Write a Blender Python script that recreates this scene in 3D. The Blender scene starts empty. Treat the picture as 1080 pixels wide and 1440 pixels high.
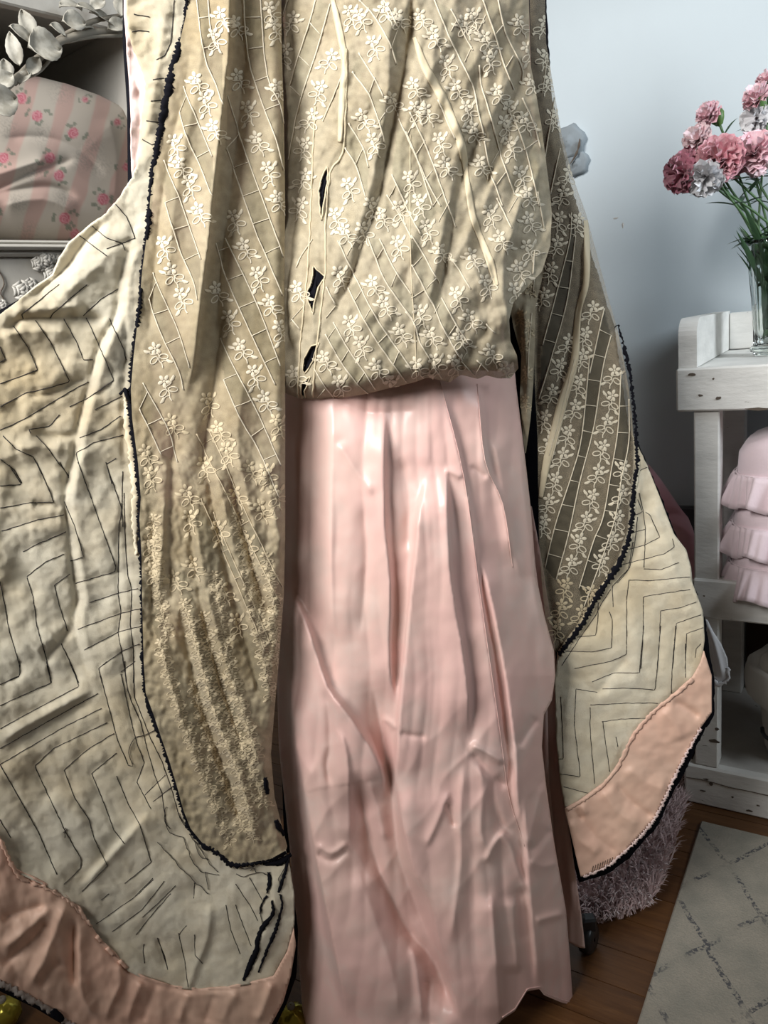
import bpy, math, random
import numpy as np
from mathutils import Matrix, Vector

# ---------------------------------------------------------------- camera, world, lights
scene = bpy.context.scene
COL = scene.collection
PITCH, ROLL, CAM_H, FPX = math.radians(14), math.radians(6), 1.25, 1080.0
_F = np.array([0, math.cos(PITCH), -math.sin(PITCH)])
_u0 = np.array([0, math.sin(PITCH), math.cos(PITCH)])
_r0 = np.array([1.0, 0, 0])
_R = math.cos(ROLL) * _r0 - math.sin(ROLL) * _u0
_U = math.sin(ROLL) * _r0 + math.cos(ROLL) * _u0
CAM = np.array([0, 0, CAM_H])
cam_data = bpy.data.cameras.new('camera')
cam = bpy.data.objects.new('camera', cam_data)
COL.objects.link(cam)
cam_data.sensor_fit = 'VERTICAL'
cam_data.sensor_height = 36.0
cam_data.lens = 36.0 * FPX / 1440.0
cam_data.clip_start = 0.02
cam.matrix_world = Matrix(((_R[0], _U[0], -_F[0], 0), (_R[1], _U[1], -_F[1], 0),
                           (_R[2], _U[2], -_F[2], CAM_H), (0, 0, 0, 1)))
scene.camera = cam

world = bpy.data.worlds.new('world')
scene.world = world
world.use_nodes = True
bg = world.node_tree.nodes['Background']
bg.inputs[0].default_value = (1.0, 0.82, 0.64, 1)
bg.inputs[1].default_value = 0.06

def area(name, loc, target, sx, sy, power, color, spread=180):
    l = bpy.data.lights.new(name, 'AREA'); l.spread = math.radians(spread)
    l.shape = 'RECTANGLE'; l.size = sx; l.size_y = sy
    l.energy = power; l.color = color
    o = bpy.data.objects.new(name, l)
    COL.objects.link(o)
    o.location = loc
    o.rotation_euler = (Vector(target) - Vector(loc)).to_track_quat('-Z', 'Y').to_euler()
    return o
# daylight from the room's window, up behind the photographer's left shoulder
area('window_daylight', (-1.25, -0.30, 2.40), (0.06, 1.5, 1.46), 1.0, 1.1, 25.0, (1.0, 0.988, 0.965), 76)
# added fill lamp on the right, turned up to brighten the shelf
area('side_fill_light', (2.2, 0.0, 2.4), (0.75, 2.0, 1.55), 0.8, 1.1, 11.5, (0.84, 0.93, 1.0), 74)

scene.view_settings.view_transform = 'Standard'
scene.view_settings.look = 'None'
scene.view_settings.gamma = 1.0
scene.view_settings.use_curve_mapping = False
scene.view_settings.exposure = 0.0

# ---------------------------------------------------------------- geometry helpers
def rays(px, py):
    px = np.asarray(px, float)[..., None]; py = np.asarray(py, float)[..., None]
    return _R * (px - 540) / FPX - _U * (py - 720) / FPX + _F

def at(px, py, Y):
    """world points on the viewing rays of (px,py) at forward distance Y"""
    d = rays(px, py)
    return CAM + d * (np.asarray(Y, float) / d[..., 1])[..., None]

def on_floor(px, py, z=0.0):
    d = rays(px, py)
    return CAM + d * ((z - CAM_H) / d[..., 2])[..., None]

def on_plane(px, py, p0, n):
    d = rays(px, py)
    return CAM + d * (np.dot(p0 - CAM, n) / (d @ n))[..., None]

_rng = np.random.RandomState(7)
_ANG = _rng.rand(256, 256) * 2 * math.pi
_GX, _GY = np.cos(_ANG), np.sin(_ANG)
def vnoise(x, y, seed=0):
    """smooth gradient noise, about -0.5..0.5"""
    x = np.asarray(x, float); y = np.asarray(y, float)
    x, y = 0.8253 * x - 0.5646 * y + seed * 17.31, 0.5646 * x + 0.8253 * y + seed * 9.77
    xi = np.floor(x).astype(int); yi = np.floor(y).astype(int)
    fx = x - xi; fy = y - yi
    u = fx ** 3 * (fx * (fx * 6 - 15) + 10); w = fy ** 3 * (fy * (fy * 6 - 15) + 10)
    def g(i, j):
        a = (xi + i) % 256; b = (yi + j) % 256
        return _GX[a, b] * (fx - i) + _GY[a, b] * (fy - j)
    return 0.85 * ((g(0, 0) * (1 - u) + g(1, 0) * u) * (1 - w) + (g(0, 1) * (1 - u) + g(1, 1) * u) * w)

def fbm(x, y, seed=0, octv=3):
    s = 0; a = 1.0
    for i in range(octv):
        s = s + a * vnoise(x * 2 ** i, y * 2 ** i, seed + i * 3); a *= 0.5
    return s

def poly_dist(px, py, pts, closed=False):
    """signed distance to a polyline (positive = right of its downward run), and 0..1 position along it"""
    pts = np.asarray(pts, float)
    if closed: pts = np.vstack([pts, pts[:1]])
    best = np.full(np.shape(px), 1e9); sgn = np.zeros(np.shape(px)); par = np.zeros(np.shape(px))
    seg = np.hypot(*(pts[1:] - pts[:-1]).T); cum = np.concatenate([[0], np.cumsum(seg)]); tot = max(cum[-1], 1e-6)
    for i in range(len(pts) - 1):
        a = pts[i]; d = pts[i + 1] - a; L2 = max(d @ d, 1e-9)
        t = np.clip(((px - a[0]) * d[0] + (py - a[1]) * d[1]) / L2, 0, 1)
        dx = px - a[0] - t * d[0]; dy = py - a[1] - t * d[1]
        r = np.hypot(dx, dy)
        s = np.where(-(d[0] * (py - a[1]) - d[1] * (px - a[0])) >= 0, 1.0, -1.0)
        m = r < best
        best = np.where(m, r, best); sgn = np.where(m, s, sgn)
        par = np.where(m, (cum[i] + t * seg[i]) / tot, par)
    return best * sgn, par

def in_poly(px, py, poly):
    poly = np.asarray(poly, float); c = np.zeros(np.shape(px), bool)
    j = len(poly) - 1
    for i in range(len(poly)):
        xi, yi = poly[i]; xj, yj = poly[j]
        if yi != yj:
            c ^= ((yi > py) != (yj > py)) & (px < (xj - xi) * (py - yi) / (yj - yi) + xi)
        j = i
    return c

def smooth_poly(pts, n=4):
    """Catmull-Rom through the points of an open polyline"""
    p = np.asarray(pts, float)
    if len(p) < 3: return p
    q = np.vstack([2 * p[0] - p[1], p, 2 * p[-1] - p[-2]])
    out = []
    for i in range(1, len(q) - 2):
        for k in range(n):
            t = k / n
            out.append(0.5 * ((2 * q[i]) + (-q[i - 1] + q[i + 1]) * t + (2 * q[i - 1] - 5 * q[i] + 4 * q[i + 1] - q[i + 2]) * t * t
                              + (-q[i - 1] + 3 * q[i] - 3 * q[i + 1] + q[i + 2]) * t ** 3))
    out.append(q[-2])
    return np.array(out)

def resample(pts, step):
    p = np.asarray(pts, float)
    seg = np.sqrt(((p[1:] - p[:-1]) ** 2).sum(1)); cum = np.concatenate([[0], np.cumsum(seg)])
    n = max(2, int(cum[-1] / step) + 1)
    t = np.linspace(0, cum[-1], n)
    return np.stack([np.interp(t, cum, p[:, k]) for k in range(p.shape[1])], 1)

def folds(px, py, specs):
    """sum of folds: (polyline, height towards the viewer in m, reach left px, reach right px)"""
    h = np.zeros(np.shape(px))
    for pts, amp, wl, wr in specs:
        p = np.asarray(pts, float); m = 6 * max(wl, wr)
        box = (px > p[:, 0].min() - m) & (px < p[:, 0].max() + m) & (py > p[:, 1].min() - m) & (py < p[:, 1].max() + m)
        if not box.any(): continue
        d, t = poly_dist(px[box], py[box], smooth_poly(p, 3))
        w = np.where(d < 0, wl, wr)
        ad = np.abs(d) / w
        e = np.clip(np.minimum(t, 1 - t) / 0.16, 0, 1); e = 0.04 + 0.96 * e * e * (3 - 2 * e)
        h[box] += amp * np.exp(-ad ** np.where(w <= 6.5, 1.5, 1.15)) * e
    return h

# ---------------------------------------------------------------- object helpers
def mesh_obj(name, verts, faces, mat, parent=None, smooth=True, uv=None, col=None, kind=None):
    me = bpy.data.meshes.new(name)
    verts = np.asarray(verts, np.float64)
    me.from_pydata(verts.tolist(), [], faces if isinstance(faces, list) else faces.tolist())
    if smooth: me.polygons.foreach_set('use_smooth', [True] * len(me.polygons))
    if uv is not None:
        l = me.uv_layers.new(name='UVMap')
        idx = np.empty(len(me.loops), np.int32); me.loops.foreach_get('vertex_index', idx)
        l.data.foreach_set('uv', np.asarray(uv, np.float32)[idx].ravel())
    if col is not None:
        a = me.color_attributes.new('print', 'FLOAT_COLOR', 'POINT')
        c = np.ones((len(verts), 4), np.float32); c[:, :3] = col
        a.data.foreach_set('color', c.ravel())
    me.update()
    o = bpy.data.objects.new(name, me)
    COL.objects.link(o)
    if mat: me.materials.append(mat)
    if parent is not None:
        o.parent = parent
        o.matrix_parent_inverse = parent_inv(parent)
    if kind: o['kind'] = kind
    return o

def world_mat(o):
    m = o.matrix_basis.copy()
    if o.parent: m = world_mat(o.parent) @ o.matrix_parent_inverse @ m
    return m
def parent_inv(p): return world_mat(p).inverted()

def thing(name, label, cat, loc=(0, 0, 0), group=None):
    o = bpy.data.objects.new(name, None); COL.objects.link(o)
    o.location = tuple(float(v) for v in loc); o.empty_display_size = 0.05
    o['label'] = label; o['category'] = cat
    if group: o['group'] = group
    return o
def tag(o, label, cat, group=None):
    o['label'] = label; o['category'] = cat
    if group: o['group'] = group
    return o
def struct(o):
    o['kind'] = 'structure'; return o

class Geo:
    """collects shapes into one mesh"""
    def __init__(s): s.v = []; s.f = []
    def add(s, v, f):
        b = len(s.v); s.v += [tuple(float(c) for c in q) for q in v]; s.f += [[i + b for i in q] for q in f]; return s
    def box(s, o, ax, ay, az, bev=0.0):
        o, ax, ay, az = (np.asarray(q, float) for q in (o, ax, ay, az))
        if bev <= 0:
            v = [o + ax * i + ay * j + az * k for k in (0, 1) for j in (0, 1) for i in (0, 1)]
            return s.add(v, [[0, 2, 3, 1], [4, 5, 7, 6], [0, 1, 5, 4], [2, 6, 7, 3], [0, 4, 6, 2], [1, 3, 7, 5]])
        L = [np.linalg.norm(q) for q in (ax, ay, az)]; b = [min(bev / l, 0.45) for l in L]
        pos = {}
        v = []; f = []
        for k in (0, 1):
            for j in (0, 1):
                for i in (0, 1):
                    for c in range(3):
                        t = [i, j, k]
                        q = [abs(t[n] - (0 if n == c else b[n])) for n in range(3)]
                        pos[(i, j, k, c)] = len(v)
                        v.append(o + ax * q[0] + ay * q[1] + az * q[2])
        g = lambda i, j, k, c: pos[(i, j, k, c)]
        for c in range(3):
            for side in (0, 1):
                q = []
                for (m, n) in ((0, 0), (1, 0), (1, 1), (0, 1)):
                    t = [m, n]; t.insert(c, side); q.append(g(*t, c))
                f.append(q if side == 1 else q[::-1])
        for c in range(3):
            o1, o2 = [n for n in range(3) if n != c]
            for m in (0, 1):
                for n in (0, 1):
                    t0 = [0, 0, 0]; t0[o1] = m; t0[o2] = n; t1 = list(t0); t1[c] = 1
                    f.append([g(*t0, o1), g(*t1, o1), g(*t1, o2), g(*t0, o2)])
        for k in (0, 1):
            for j in (0, 1):
                for i in (0, 1): f.append([g(i, j, k, 0), g(i, j, k, 1), g(i, j, k, 2)])
        return s.add(v, f)
    def tube(s, pts, rad, n=6, cap=True):
        p = np.asarray(pts, float); m = len(p)
        rad = np.broadcast_to(np.asarray(rad, float), (m,))
        t = np.gradient(p, axis=0); t /= np.linalg.norm(t, axis=1)[:, None] + 1e-12
        ref = np.array([0.0, 0, 1]) if abs(t[:, 2]).mean() < 0.8 else np.array([1.0, 0, 0])
        a = np.cross(t, ref); a /= np.linalg.norm(a, axis=1)[:, None] + 1e-12
        b = np.cross(t, a)
        ang = np.arange(n) * 2 * math.pi / n
        v = (p[:, None] + rad[:, None, None] * (np.cos(ang)[None, :, None] * a[:, None] + np.sin(ang)[None, :, None] * b[:, None])).reshape(-1, 3)
        f = [[i * n + j, i * n + (j + 1) % n, (i + 1) * n + (j + 1) % n, (i + 1) * n + j] for i in range(m - 1) for j in range(n)]
        if cap: f += [list(range(n))[::-1], [(m - 1) * n + j for j in range(n)]]
        return s.add(v, f)
    def lathe(s, prof, c, n=24, axis=None, wob=None):
        """prof: list of (radius, height)"""
        c = np.asarray(c, float)
        z = np.array([0, 0, 1.0]) if axis is None else np.asarray(axis, float) / np.linalg.norm(axis)
        x = np.cross(z, [0.3, 1, 0.1]); x /= np.linalg.norm(x); y = np.cross(z, x)
        v = []
        for i, (r, h) in enumerate(prof):
            for j in range(n):
                a = 2 * math.pi * j / n
                q = r * (wob(i, a) if wob else 1)
                v.append(c + z * h + (x * math.cos(a) + y * math.sin(a)) * q)
        f = [[i * n + j, i * n + (j + 1) % n, (i + 1) * n + (j + 1) % n, (i + 1) * n + j] for i in range(len(prof) - 1) for j in range(n)]
        return s.add(v, f)
    def obj(s, name, mat, parent=None, smooth=False, **k): return mesh_obj(name, s.v, s.f, mat, parent, smooth, **k)

class Surf:
    """a hanging cloth: forward distance over an area, rastered for fast look-up"""
    def __init__(s, poly, depth, margin=30, step=2.0):
        s.poly = np.asarray(poly, float)
        s.x0, s.y0 = s.poly.min(0) - margin; s.x1, s.y1 = s.poly.max(0) + margin
        s.step = step
        nx = int((s.x1 - s.x0) / step) + 2; ny = int((s.y1 - s.y0) / step) + 2
        X, Y = np.meshgrid(s.x0 + np.arange(nx) * step, s.y0 + np.arange(ny) * step)
        s.D = depth(X, Y)
    def depth(s, px, py):
        gx = np.clip((np.asarray(px, float) - s.x0) / s.step, 0, s.D.shape[1] - 1.001)
        gy = np.clip((np.asarray(py, float) - s.y0) / s.step, 0, s.D.shape[0] - 1.001)
        i = gx.astype(int); j = gy.astype(int); fx = gx - i; fy = gy - j
        D = s.D
        return (D[j, i] * (1 - fx) + D[j, i + 1] * fx) * (1 - fy) + (D[j + 1, i] * (1 - fx) + D[j + 1, i + 1] * fx) * fy
    def pt(s, px, py, off=0.0):
        px = np.asarray(px, float); py = np.asarray(py, float)
        p = at(px, py, s.depth(px, py))
        if np.any(np.asarray(off) != 0):
            e = 3.0
            u = at(px + e, py, s.depth(px + e, py)) - at(px - e, py, s.depth(px - e, py))
            v = at(px, py + e, s.depth(px, py + e)) - at(px, py - e, s.depth(px, py - e))
            n = np.cross(v, u); n /= np.linalg.norm(n, axis=-1)[..., None] + 1e-12
            flip = np.sign((n * (CAM - p)).sum(-1)); n *= flip[..., None]
            p = p + n * np.asarray(off, float)[..., None]
        return p

def cloth(name, surf, mat, parent=None, step=3.0, holes=(), thick=0.0014, poly=None, off=0.0, col=None, rag=0.0, kind=None):
    poly = surf.poly if poly is None else np.asarray(poly, float)
    x0, y0 = poly.min(0) - step; x1, y1 = poly.max(0) + step
    nx = int((x1 - x0) / step) + 2; ny = int((y1 - y0) / step) + 2
    X, Y = np.meshgrid(x0 + np.arange(nx) * step, y0 + np.arange(ny) * step)
    cx = X[:-1, :-1] + step / 2; cy = Y[:-1, :-1] + step / 2
    keep = in_poly(cx, cy, poly)
    for h in holes: keep &= ~in_poly(cx, cy, h)
    use = np.zeros(X.shape, int)
    for dj in (0, 1):
        for di in (0, 1): use[dj:ny - 1 + dj, di:nx - 1 + di] += keep
    edge = (use > 0) & (use < 4)
    ex, ey = X[edge].copy(), Y[edge].copy()
    P = np.vstack([poly, poly[:1]]); best = np.full(ex.shape, 1e9); bx = ex.copy(); by = ey.copy()
    for i in range(len(P) - 1):
        a = P[i]; d = P[i + 1] - a; L2 = max(d @ d, 1e-9)
        t = np.clip(((ex - a[0]) * d[0] + (ey - a[1]) * d[1]) / L2, 0, 1)
        qx = a[0] + t * d[0]; qy = a[1] + t * d[1]; r = np.hypot(qx - ex, qy - ey); m = r < best
        best[m] = r[m]; bx[m] = qx[m]; by[m] = qy[m]
    ok = best < step * 1.1
    ex[ok] = bx[ok]; ey[ok] = by[ok]
    if rag:
        ex += np.where(ok, (vnoise(ex * 0.4, ey * 0.4, 5)) * rag, 0); ey += np.where(ok, (vnoise(ex * 0.4, ey * 0.4, 8)) * rag, 0)
    X = X.copy(); Y = Y.copy(); X[edge] = ex; Y[edge] = ey
    idx = -np.ones(X.shape, int); sel = use > 0; idx[sel] = np.arange(sel.sum())
    f = np.stack([idx[:-1, :-1][keep], idx[1:, :-1][keep], idx[1:, 1:][keep], idx[:-1, 1:][keep]], 1)
    px, py = X[sel], Y[sel]
    v = surf.pt(px, py, off)
    c = col(px, py) if col else None
    o = mesh_obj(name, v, f, mat, parent, True, uv=np.stack([px, -py], 1) * 0.0011, col=c, kind=kind)
    if thick:
        m = o.modifiers.new('thickness', 'SOLIDIFY'); m.thickness = thick; m.offset = -1 if True else 0
    return o

def cord(name, surf, pts, rad, off, mat, parent, wob=0.0, seg=4.0, sm=True, n=4):
    p = resample(smooth_poly(pts, 4) if sm else pts, seg)
    if wob:
        k = np.arange(len(p)); p = p + np.stack([vnoise(k * 0.35, k * 0 + len(p), 2), vnoise(k * 0.35, k * 0 + len(p), 6)], 1) * wob
    ins = in_poly(p[:, 0], p[:, 1], surf.poly)
    best = (0, 0); i = 0
    while i < len(p):
        if ins[i]:
            j = i
            while j < len(p) and ins[j]: j += 1
            if j - i > best[1] - best[0]: best = (i, j)
            i = j
        else: i += 1
    p = p[best[0]:best[1]]
    if len(p) < 2: return None
    q = surf.pt(p[:, 0], p[:, 1], off)
    if not np.isscalar(rad): r = np.asarray(rad)[best[0]:best[1]]
    else: r = rad * (1 + 0.5 * vnoise(np.arange(len(p)) * 0.9, np.zeros(len(p)), 3))
    g = Geo().tube(q, r, n)
    return g.obj(name, mat, parent, True)

def ribbon(name, surf, pts, width, off, mat, parent, rag=0.0, seg=3.0, seed=0, across=4, dome=0.0015):
    """a flat band along a path on the cloth; width px, scalar or per control point"""
    p0 = np.asarray(pts, float)
    w0 = np.broadcast_to(np.asarray(width, float), (len(p0),))
    q = smooth_poly(np.column_stack([p0, w0]), 4)
    q = resample(q, seg)
    p = q[:, :2]; w = np.clip(q[:, 2], 0.6, None)
    t = np.gradient(p, axis=0); t /= np.linalg.norm(t, axis=1)[:, None] + 1e-9
    nrm = np.stack([-t[:, 1], t[:, 0]], 1)
    rs = np.random.RandomState(seed + len(p))
    L = w / 2 + rag * (rs.rand(len(p)) - 0.35); R = w / 2 + rag * (rs.rand(len(p)) - 0.35)
    v = []
    for k in range(across + 1):
        s = k / across
        pp = p + nrm * (-L * (1 - s) + R * s)[:, None]
        v.append(surf.pt(pp[:, 0], pp[:, 1], off + dome * 4 * s * (1 - s)))
    m = len(p)
    f = [[k * m + i, k * m + i + 1, (k + 1) * m + i + 1, (k + 1) * m + i] for k in range(across) for i in range(m - 1)]
    o = mesh_obj(name, np.concatenate(v), f, mat, parent, True)
    md = o.modifiers.new('thickness', 'SOLIDIFY'); md.thickness = 0.0008; md.offset = 0
    return o

def make_sprig(kind=0):
    """one repeat of the embroidered vine in px: (along, across, height mm) with faces"""
    v = []; f = []
    def add(vv, ff):
        b = len(v); v.extend(vv); f.extend([[i + b for i in q] for q in ff])
    def pad(cx, cy, rx, ry, ang, h, n=8, bend=0.0):
        vv = [(cx, cy, h)]
        for i in range(n):
            a = 2 * math.pi * i / n; x = rx * math.cos(a); y = ry * math.sin(a) + bend * (x / rx) ** 2
            vv.append((cx + x * math.cos(ang) - y * math.sin(ang), cy + x * math.sin(ang) + y * math.cos(ang), 0.25))
        vv[0] = (cx - bend * 0.3 * math.sin(ang) * -1, cy + bend * 0.3 * math.cos(ang), h)
        add(vv, [[0, 1 + i, 1 + (i + 1) % n] for i in range(n)])
    def line(pts, w, h=0.9):
        p = smooth_poly(pts, 3); t = np.gradient(p, axis=0); t /= np.linalg.norm(t, axis=1)[:, None] + 1e-9
        nn = np.stack([-t[:, 1], t[:, 0]], 1); m = len(p)
        vv = [(q[0], q[1], 0.15) for q in p - nn * w] + [(q[0], q[1], h) for q in p] + [(q[0], q[1], 0.15) for q in p + nn * w]
        add(vv, [[k * m + i, k * m + i + 1, (k + 1) * m + i + 1, (k + 1) * m + i] for k in range(2) for i in range(m - 1)])
    for i in range(5):
        a = 2 * math.pi * i / 5 + 0.3 + kind * 0.4
        pad(5.6 * math.cos(a), 5.6 * math.sin(a), 3.8, 2.5, a, 1.7)
    pad(0, 0, 1.8, 1.8, 0, 0.9, 6)
    sg = 1 if kind == 0 else -1
    line([(5, 0), (11, 1.5 * sg), (17, -1 * sg), (23, 1 * sg), (28, 0)], 0.8)
    for s in (-1, 1):       # loop leaves
        c = (14.5, 7.2 * s); rx, ry, an = 6.0, 3.3, s * 1.15
        lp = []
        for i in range(11):
            a = 2 * math.pi * i / 10
            x = rx * math.cos(a); y = ry * math.sin(a)
            lp.append((c[0] + x * math.cos(an) - y * math.sin(an), c[1] + x * math.sin(an) + y * math.cos(an)))
        line(lp, 0.75)
    line([(21, 0), (20, 5 * sg), (22, 9 * sg)], 0.6); pad(23.5, 11.5 * sg, 5.0, 2.2, 0.9 * sg, 1.4, 8, 1.4 * sg)
    line([(8, 0), (6, -7 * sg), (3, -9 * sg)], 0.6); pad(0.5, -12 * sg, 5.0, 2.1, -2.2 * sg, 1.4, 8, -1.2 * sg)
    return np.array(v), f
SPRIGS = [make_sprig(0), make_sprig(1)]
def sprig(name, surf, x, y, direction, scale, mat, parent, kind=0, off=0.0006, squash=1.0):
    v, f = SPRIGS[kind % 2]
    d = np.asarray(direction, float); d /= np.linalg.norm(d); n = np.array([-d[1], d[0]])
    p = np.array([x, y]) + scale * (v[:, :1] * d + v[:, 1:2] * n * squash)
    q = surf.pt(p[:, 0], p[:, 1], off + v[:, 2] * 0.0007 * scale)
    ins = in_poly(p[:, 0], p[:, 1], surf.poly)
    f = [k for k in f if all(ins[i] for i in k)]
    if len(f) < 12: return None
    used = sorted({i for k in f for i in k}); mp = {i: j for j, i in enumerate(used)}
    return mesh_obj(name, q[used], [[mp[i] for i in k] for k in f], mat, parent, True)

def vine(surf, pts, mat, parent, scale=1.0, period=33.0, poly=None, squash=1.0, start=0.0):
    p = resample(smooth_poly(pts, 4), 1.0)
    i = int(start); k = 0
    while i < len(p) - 2:
        j = min(i + 20, len(p) - 1); d = p[j] - p[max(i - 2, 0)]
        if poly is None or in_poly(np.array([p[i, 0]]), np.array([p[i, 1]]), poly)[0]:
            sprig('embroidered_sprig', surf, p[i, 0], p[i, 1], d, scale, mat, parent, k, squash=squash)
        i += int(period * scale); k += 1

def crossbars(surf, A, B, every, mat, parent, start=8):
    a = resample(smooth_poly(A, 4), 1.0); b = resample(smooth_poly(B, 4), 1.0)
    i = start
    while i < len(a) - 4:
        d = np.hypot(*(b - a[i]).T); j = int(np.argmin(d))
        if d[j] < 45: cord('crossbar_thread', surf, [a[i], b[j]], 0.0006, 0.0008, mat, parent, seg=5)
        i += every

def net_weave(pairs, lo=0.80):
    """sheer open-net strips between each pair of cords, closer weave elsewhere"""
    polys = [np.vstack([resample(smooth_poly(a, 4), 6), resample(smooth_poly(b, 4), 6)[::-1]]) for a, b in pairs]
    def f(x, y):
        m = np.zeros(x.shape, bool)
        for p in polys: m |= in_poly(x, y, p)
        c = np.ones((len(x), 3)) * (1 + 0.16 * vnoise(x / 9, y / 9, 4))[:, None]
        c[m] *= np.array([lo * 0.97, lo, lo * 0.98])
        return np.clip(c, 0, 1.2)
    return f
def Z(x0, y0, s, pts): return [(x0 + x / s, y0 + y / s) for x, y in pts]

# ---------------------------------------------------------------- materials
def mat_new(name, color, rough=0.6, **k):
    m = bpy.data.materials.new(name); m.use_nodes = True
    b = m.node_tree.nodes['Principled BSDF']
    b.inputs['Base Color'].default_value = (*color, 1); b.inputs['Roughness'].default_value = rough
    for n, v in k.items(): b.inputs[n.replace('_', ' ')].default_value = v
    return m
def nd(m, t, **k):
    n = m.node_tree.nodes.new(t)
    for a, v in k.items():
        if hasattr(n, a): setattr(n, a, v)
        else: n.inputs[a.replace('_', ' ')].default_value = v
    return n
def ln(m, a, b): m.node_tree.links.new(a, b)
def coords(m, kind='Object', scale=(1, 1, 1)):
    t = nd(m, 'ShaderNodeTexCoord'); mp = nd(m, 'ShaderNodeMapping'); mp.inputs['Scale'].default_value = scale
    ln(m, t.outputs[kind], mp.inputs['Vector']); return mp.outputs['Vector']
def noise(m, vec, scale, detail=4, rough=0.6):
    n = nd(m, 'ShaderNodeTexNoise'); n.inputs['Scale'].default_value = scale; n.inputs['Detail'].default_value = detail
    n.inputs['Roughness'].default_value = rough; ln(m, vec, n.inputs['Vector']); return n.outputs['Fac']
def ramp(m, fac, stops):
    r = nd(m, 'ShaderNodeValToRGB')
    while len(r.color_ramp.elements) < len(stops): r.color_ramp.elements.new(0.5)
    for e, (p, c) in zip(r.color_ramp.elements, stops): e.position = p; e.color = (*c, 1) if len(c) == 3 else c
    ln(m, fac, r.inputs['Fac']); return r.outputs['Color']
def mixc(m, fac, a, b, mode='MIX'):
    n = nd(m, 'ShaderNodeMix', data_type='RGBA', blend_type=mode)
    for s, v in ((0, fac), (6, a), (7, b)):
        if hasattr(v, 'links') or isinstance(v, bpy.types.NodeSocket): ln(m, v, n.inputs[s])
        else: n.inputs[s].default_value = (*v, 1) if isinstance(v, tuple) else v
    return n.outputs[2]
def bump(m, h, strength=0.3, dist=0.002):
    b = nd(m, 'ShaderNodeBump'); b.inputs['Strength'].default_value = strength; b.inputs['Distance'].default_value = dist
    ln(m, h, b.inputs['Height']); return b.outputs['Normal']
def bsdf(m): return m.node_tree.nodes['Principled BSDF']
def weave(m, scale, vec=None):
    uv = coords(m, 'UV') if vec is None else vec
    w1 = nd(m, 'ShaderNodeTexWave', wave_type='BANDS', bands_direction='X'); w2 = nd(m, 'ShaderNodeTexWave', wave_type='BANDS', bands_direction='Y')
    for w in (w1, w2):
        w.inputs['Scale'].default_value = scale; w.inputs['Distortion'].default_value = 2.5; w.inputs['Detail'].default_value = 1
        w.inputs['Detail Scale'].default_value = 2; ln(m, uv, w.inputs['Vector'])
    mm = nd(m, 'ShaderNodeMath', operation='ADD'); ln(m, w1.outputs['Fac'], mm.inputs[0]); ln(m, w2.outputs['Fac'], mm.inputs[1])
    return mm.outputs[0]

M = {}
def satin(name, c1, c2, c3, rough=0.3):
    m = mat_new(name, c1, rough, Sheen_Weight=0.12, Sheen_Roughness=0.4, Specular_IOR_Level=0.4, Anisotropic=0.3)
    v = coords(m, 'Object')
    c = mixc(m, ramp(m, noise(m, v, 5.5, 5), [(0.40, (0, 0, 0)), (0.66, (1, 1, 1))]), c1, c2)
    c = mixc(m, ramp(m, noise(m, v, 11, 4), [(0.5, (0, 0, 0)), (0.75, (0.6, 0.6, 0.6))]), c, c3)
    ln(m, c, bsdf(m).inputs['Base Color'])
    ln(m, bump(m, noise(m, coords(m, 'UV', (900, 90, 1)), 1.0, 2), 0.08, 0.0006), bsdf(m).inputs['Normal'])
    return m
M['satin'] = satin('pink_satin', (0.73, 0.475, 0.43), (0.69, 0.485, 0.42), (0.68, 0.55, 0.505), 0.37)
M['facing'] = mat_new('faded_pink_facing', (0.74, 0.56, 0.52), 0.6, Sheen_Weight=0.2)
M['border'] = satin('peach_satin', (0.72, 0.455, 0.345), (0.70, 0.48, 0.36), (0.60, 0.41, 0.32), 0.55)

def lace(name, c1, c2, opacity, thread=0.14):
    m = mat_new(name, c1, 0.75, Sheen_Weight=0.2)
    v = coords(m, 'Object')
    c = mixc(m, ramp(m, noise(m, v, 9, 5), [(0.38, (0, 0, 0)), (0.65, (1, 1, 1))]), c1, c2)
    c = mixc(m, ramp(m, noise(m, v, 60, 3), [(0.4, (0, 0, 0)), (0.8, (0.5, 0.5, 0.5))]), c, tuple(min(1, q * 1.3) for q in c1))
    va = nd(m, 'ShaderNodeVertexColor', layer_name='print')
    c = mixc(m, 1.0, c, va.outputs['Color'], 'MULTIPLY')
    ln(m, c, bsdf(m).inputs['Base Color'])
    w = weave(m, 520)
    ln(m, bump(m, w, 0.25, 0.0004), bsdf(m).inputs['Normal'])
    # the open net: light passes between the threads
    mr = nd(m, 'ShaderNodeMapRange'); ln(m, noise(m, coords(m, 'UV'), 900, 2), mr.inputs['Value'])
    mr.inputs['From Min'].default_value = 0.3; mr.inputs['From Max'].default_value = 0.7
    mr.inputs['To Min'].default_value = opacity - thread; mr.inputs['To Max'].default_value = min(1, opacity + thread)
    sg = nd(m, 'ShaderNodeSeparateColor'); ln(m, va.outputs['Color'], sg.inputs[0])
    ml = nd(m, 'ShaderNodeMath', operation='MULTIPLY'); ln(m, mr.outputs['Result'], ml.inputs[0]); ln(m, sg.outputs[1], ml.inputs[1])
    ln(m, ml.outputs[0], bsdf(m).inputs['Alpha'])
    return m
M['lace'] = lace('ecru_net', (0.41, 0.355, 0.25), (0.35, 0.29, 0.185), 0.84)
M['lace_gold'] = lace('ecru_net_gathered', (0.40, 0.335, 0.22), (0.34, 0.265, 0.15), 0.80)
M['lace_sheer'] = lace('ecru_net_sheer', (0.36, 0.295, 0.20), (0.31, 0.25, 0.16), 0.50)
M['thread'] = mat_new('ecru_embroidery_thread', (0.60, 0.53, 0.40), 0.65, Sheen_Weight=0.3)
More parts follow.
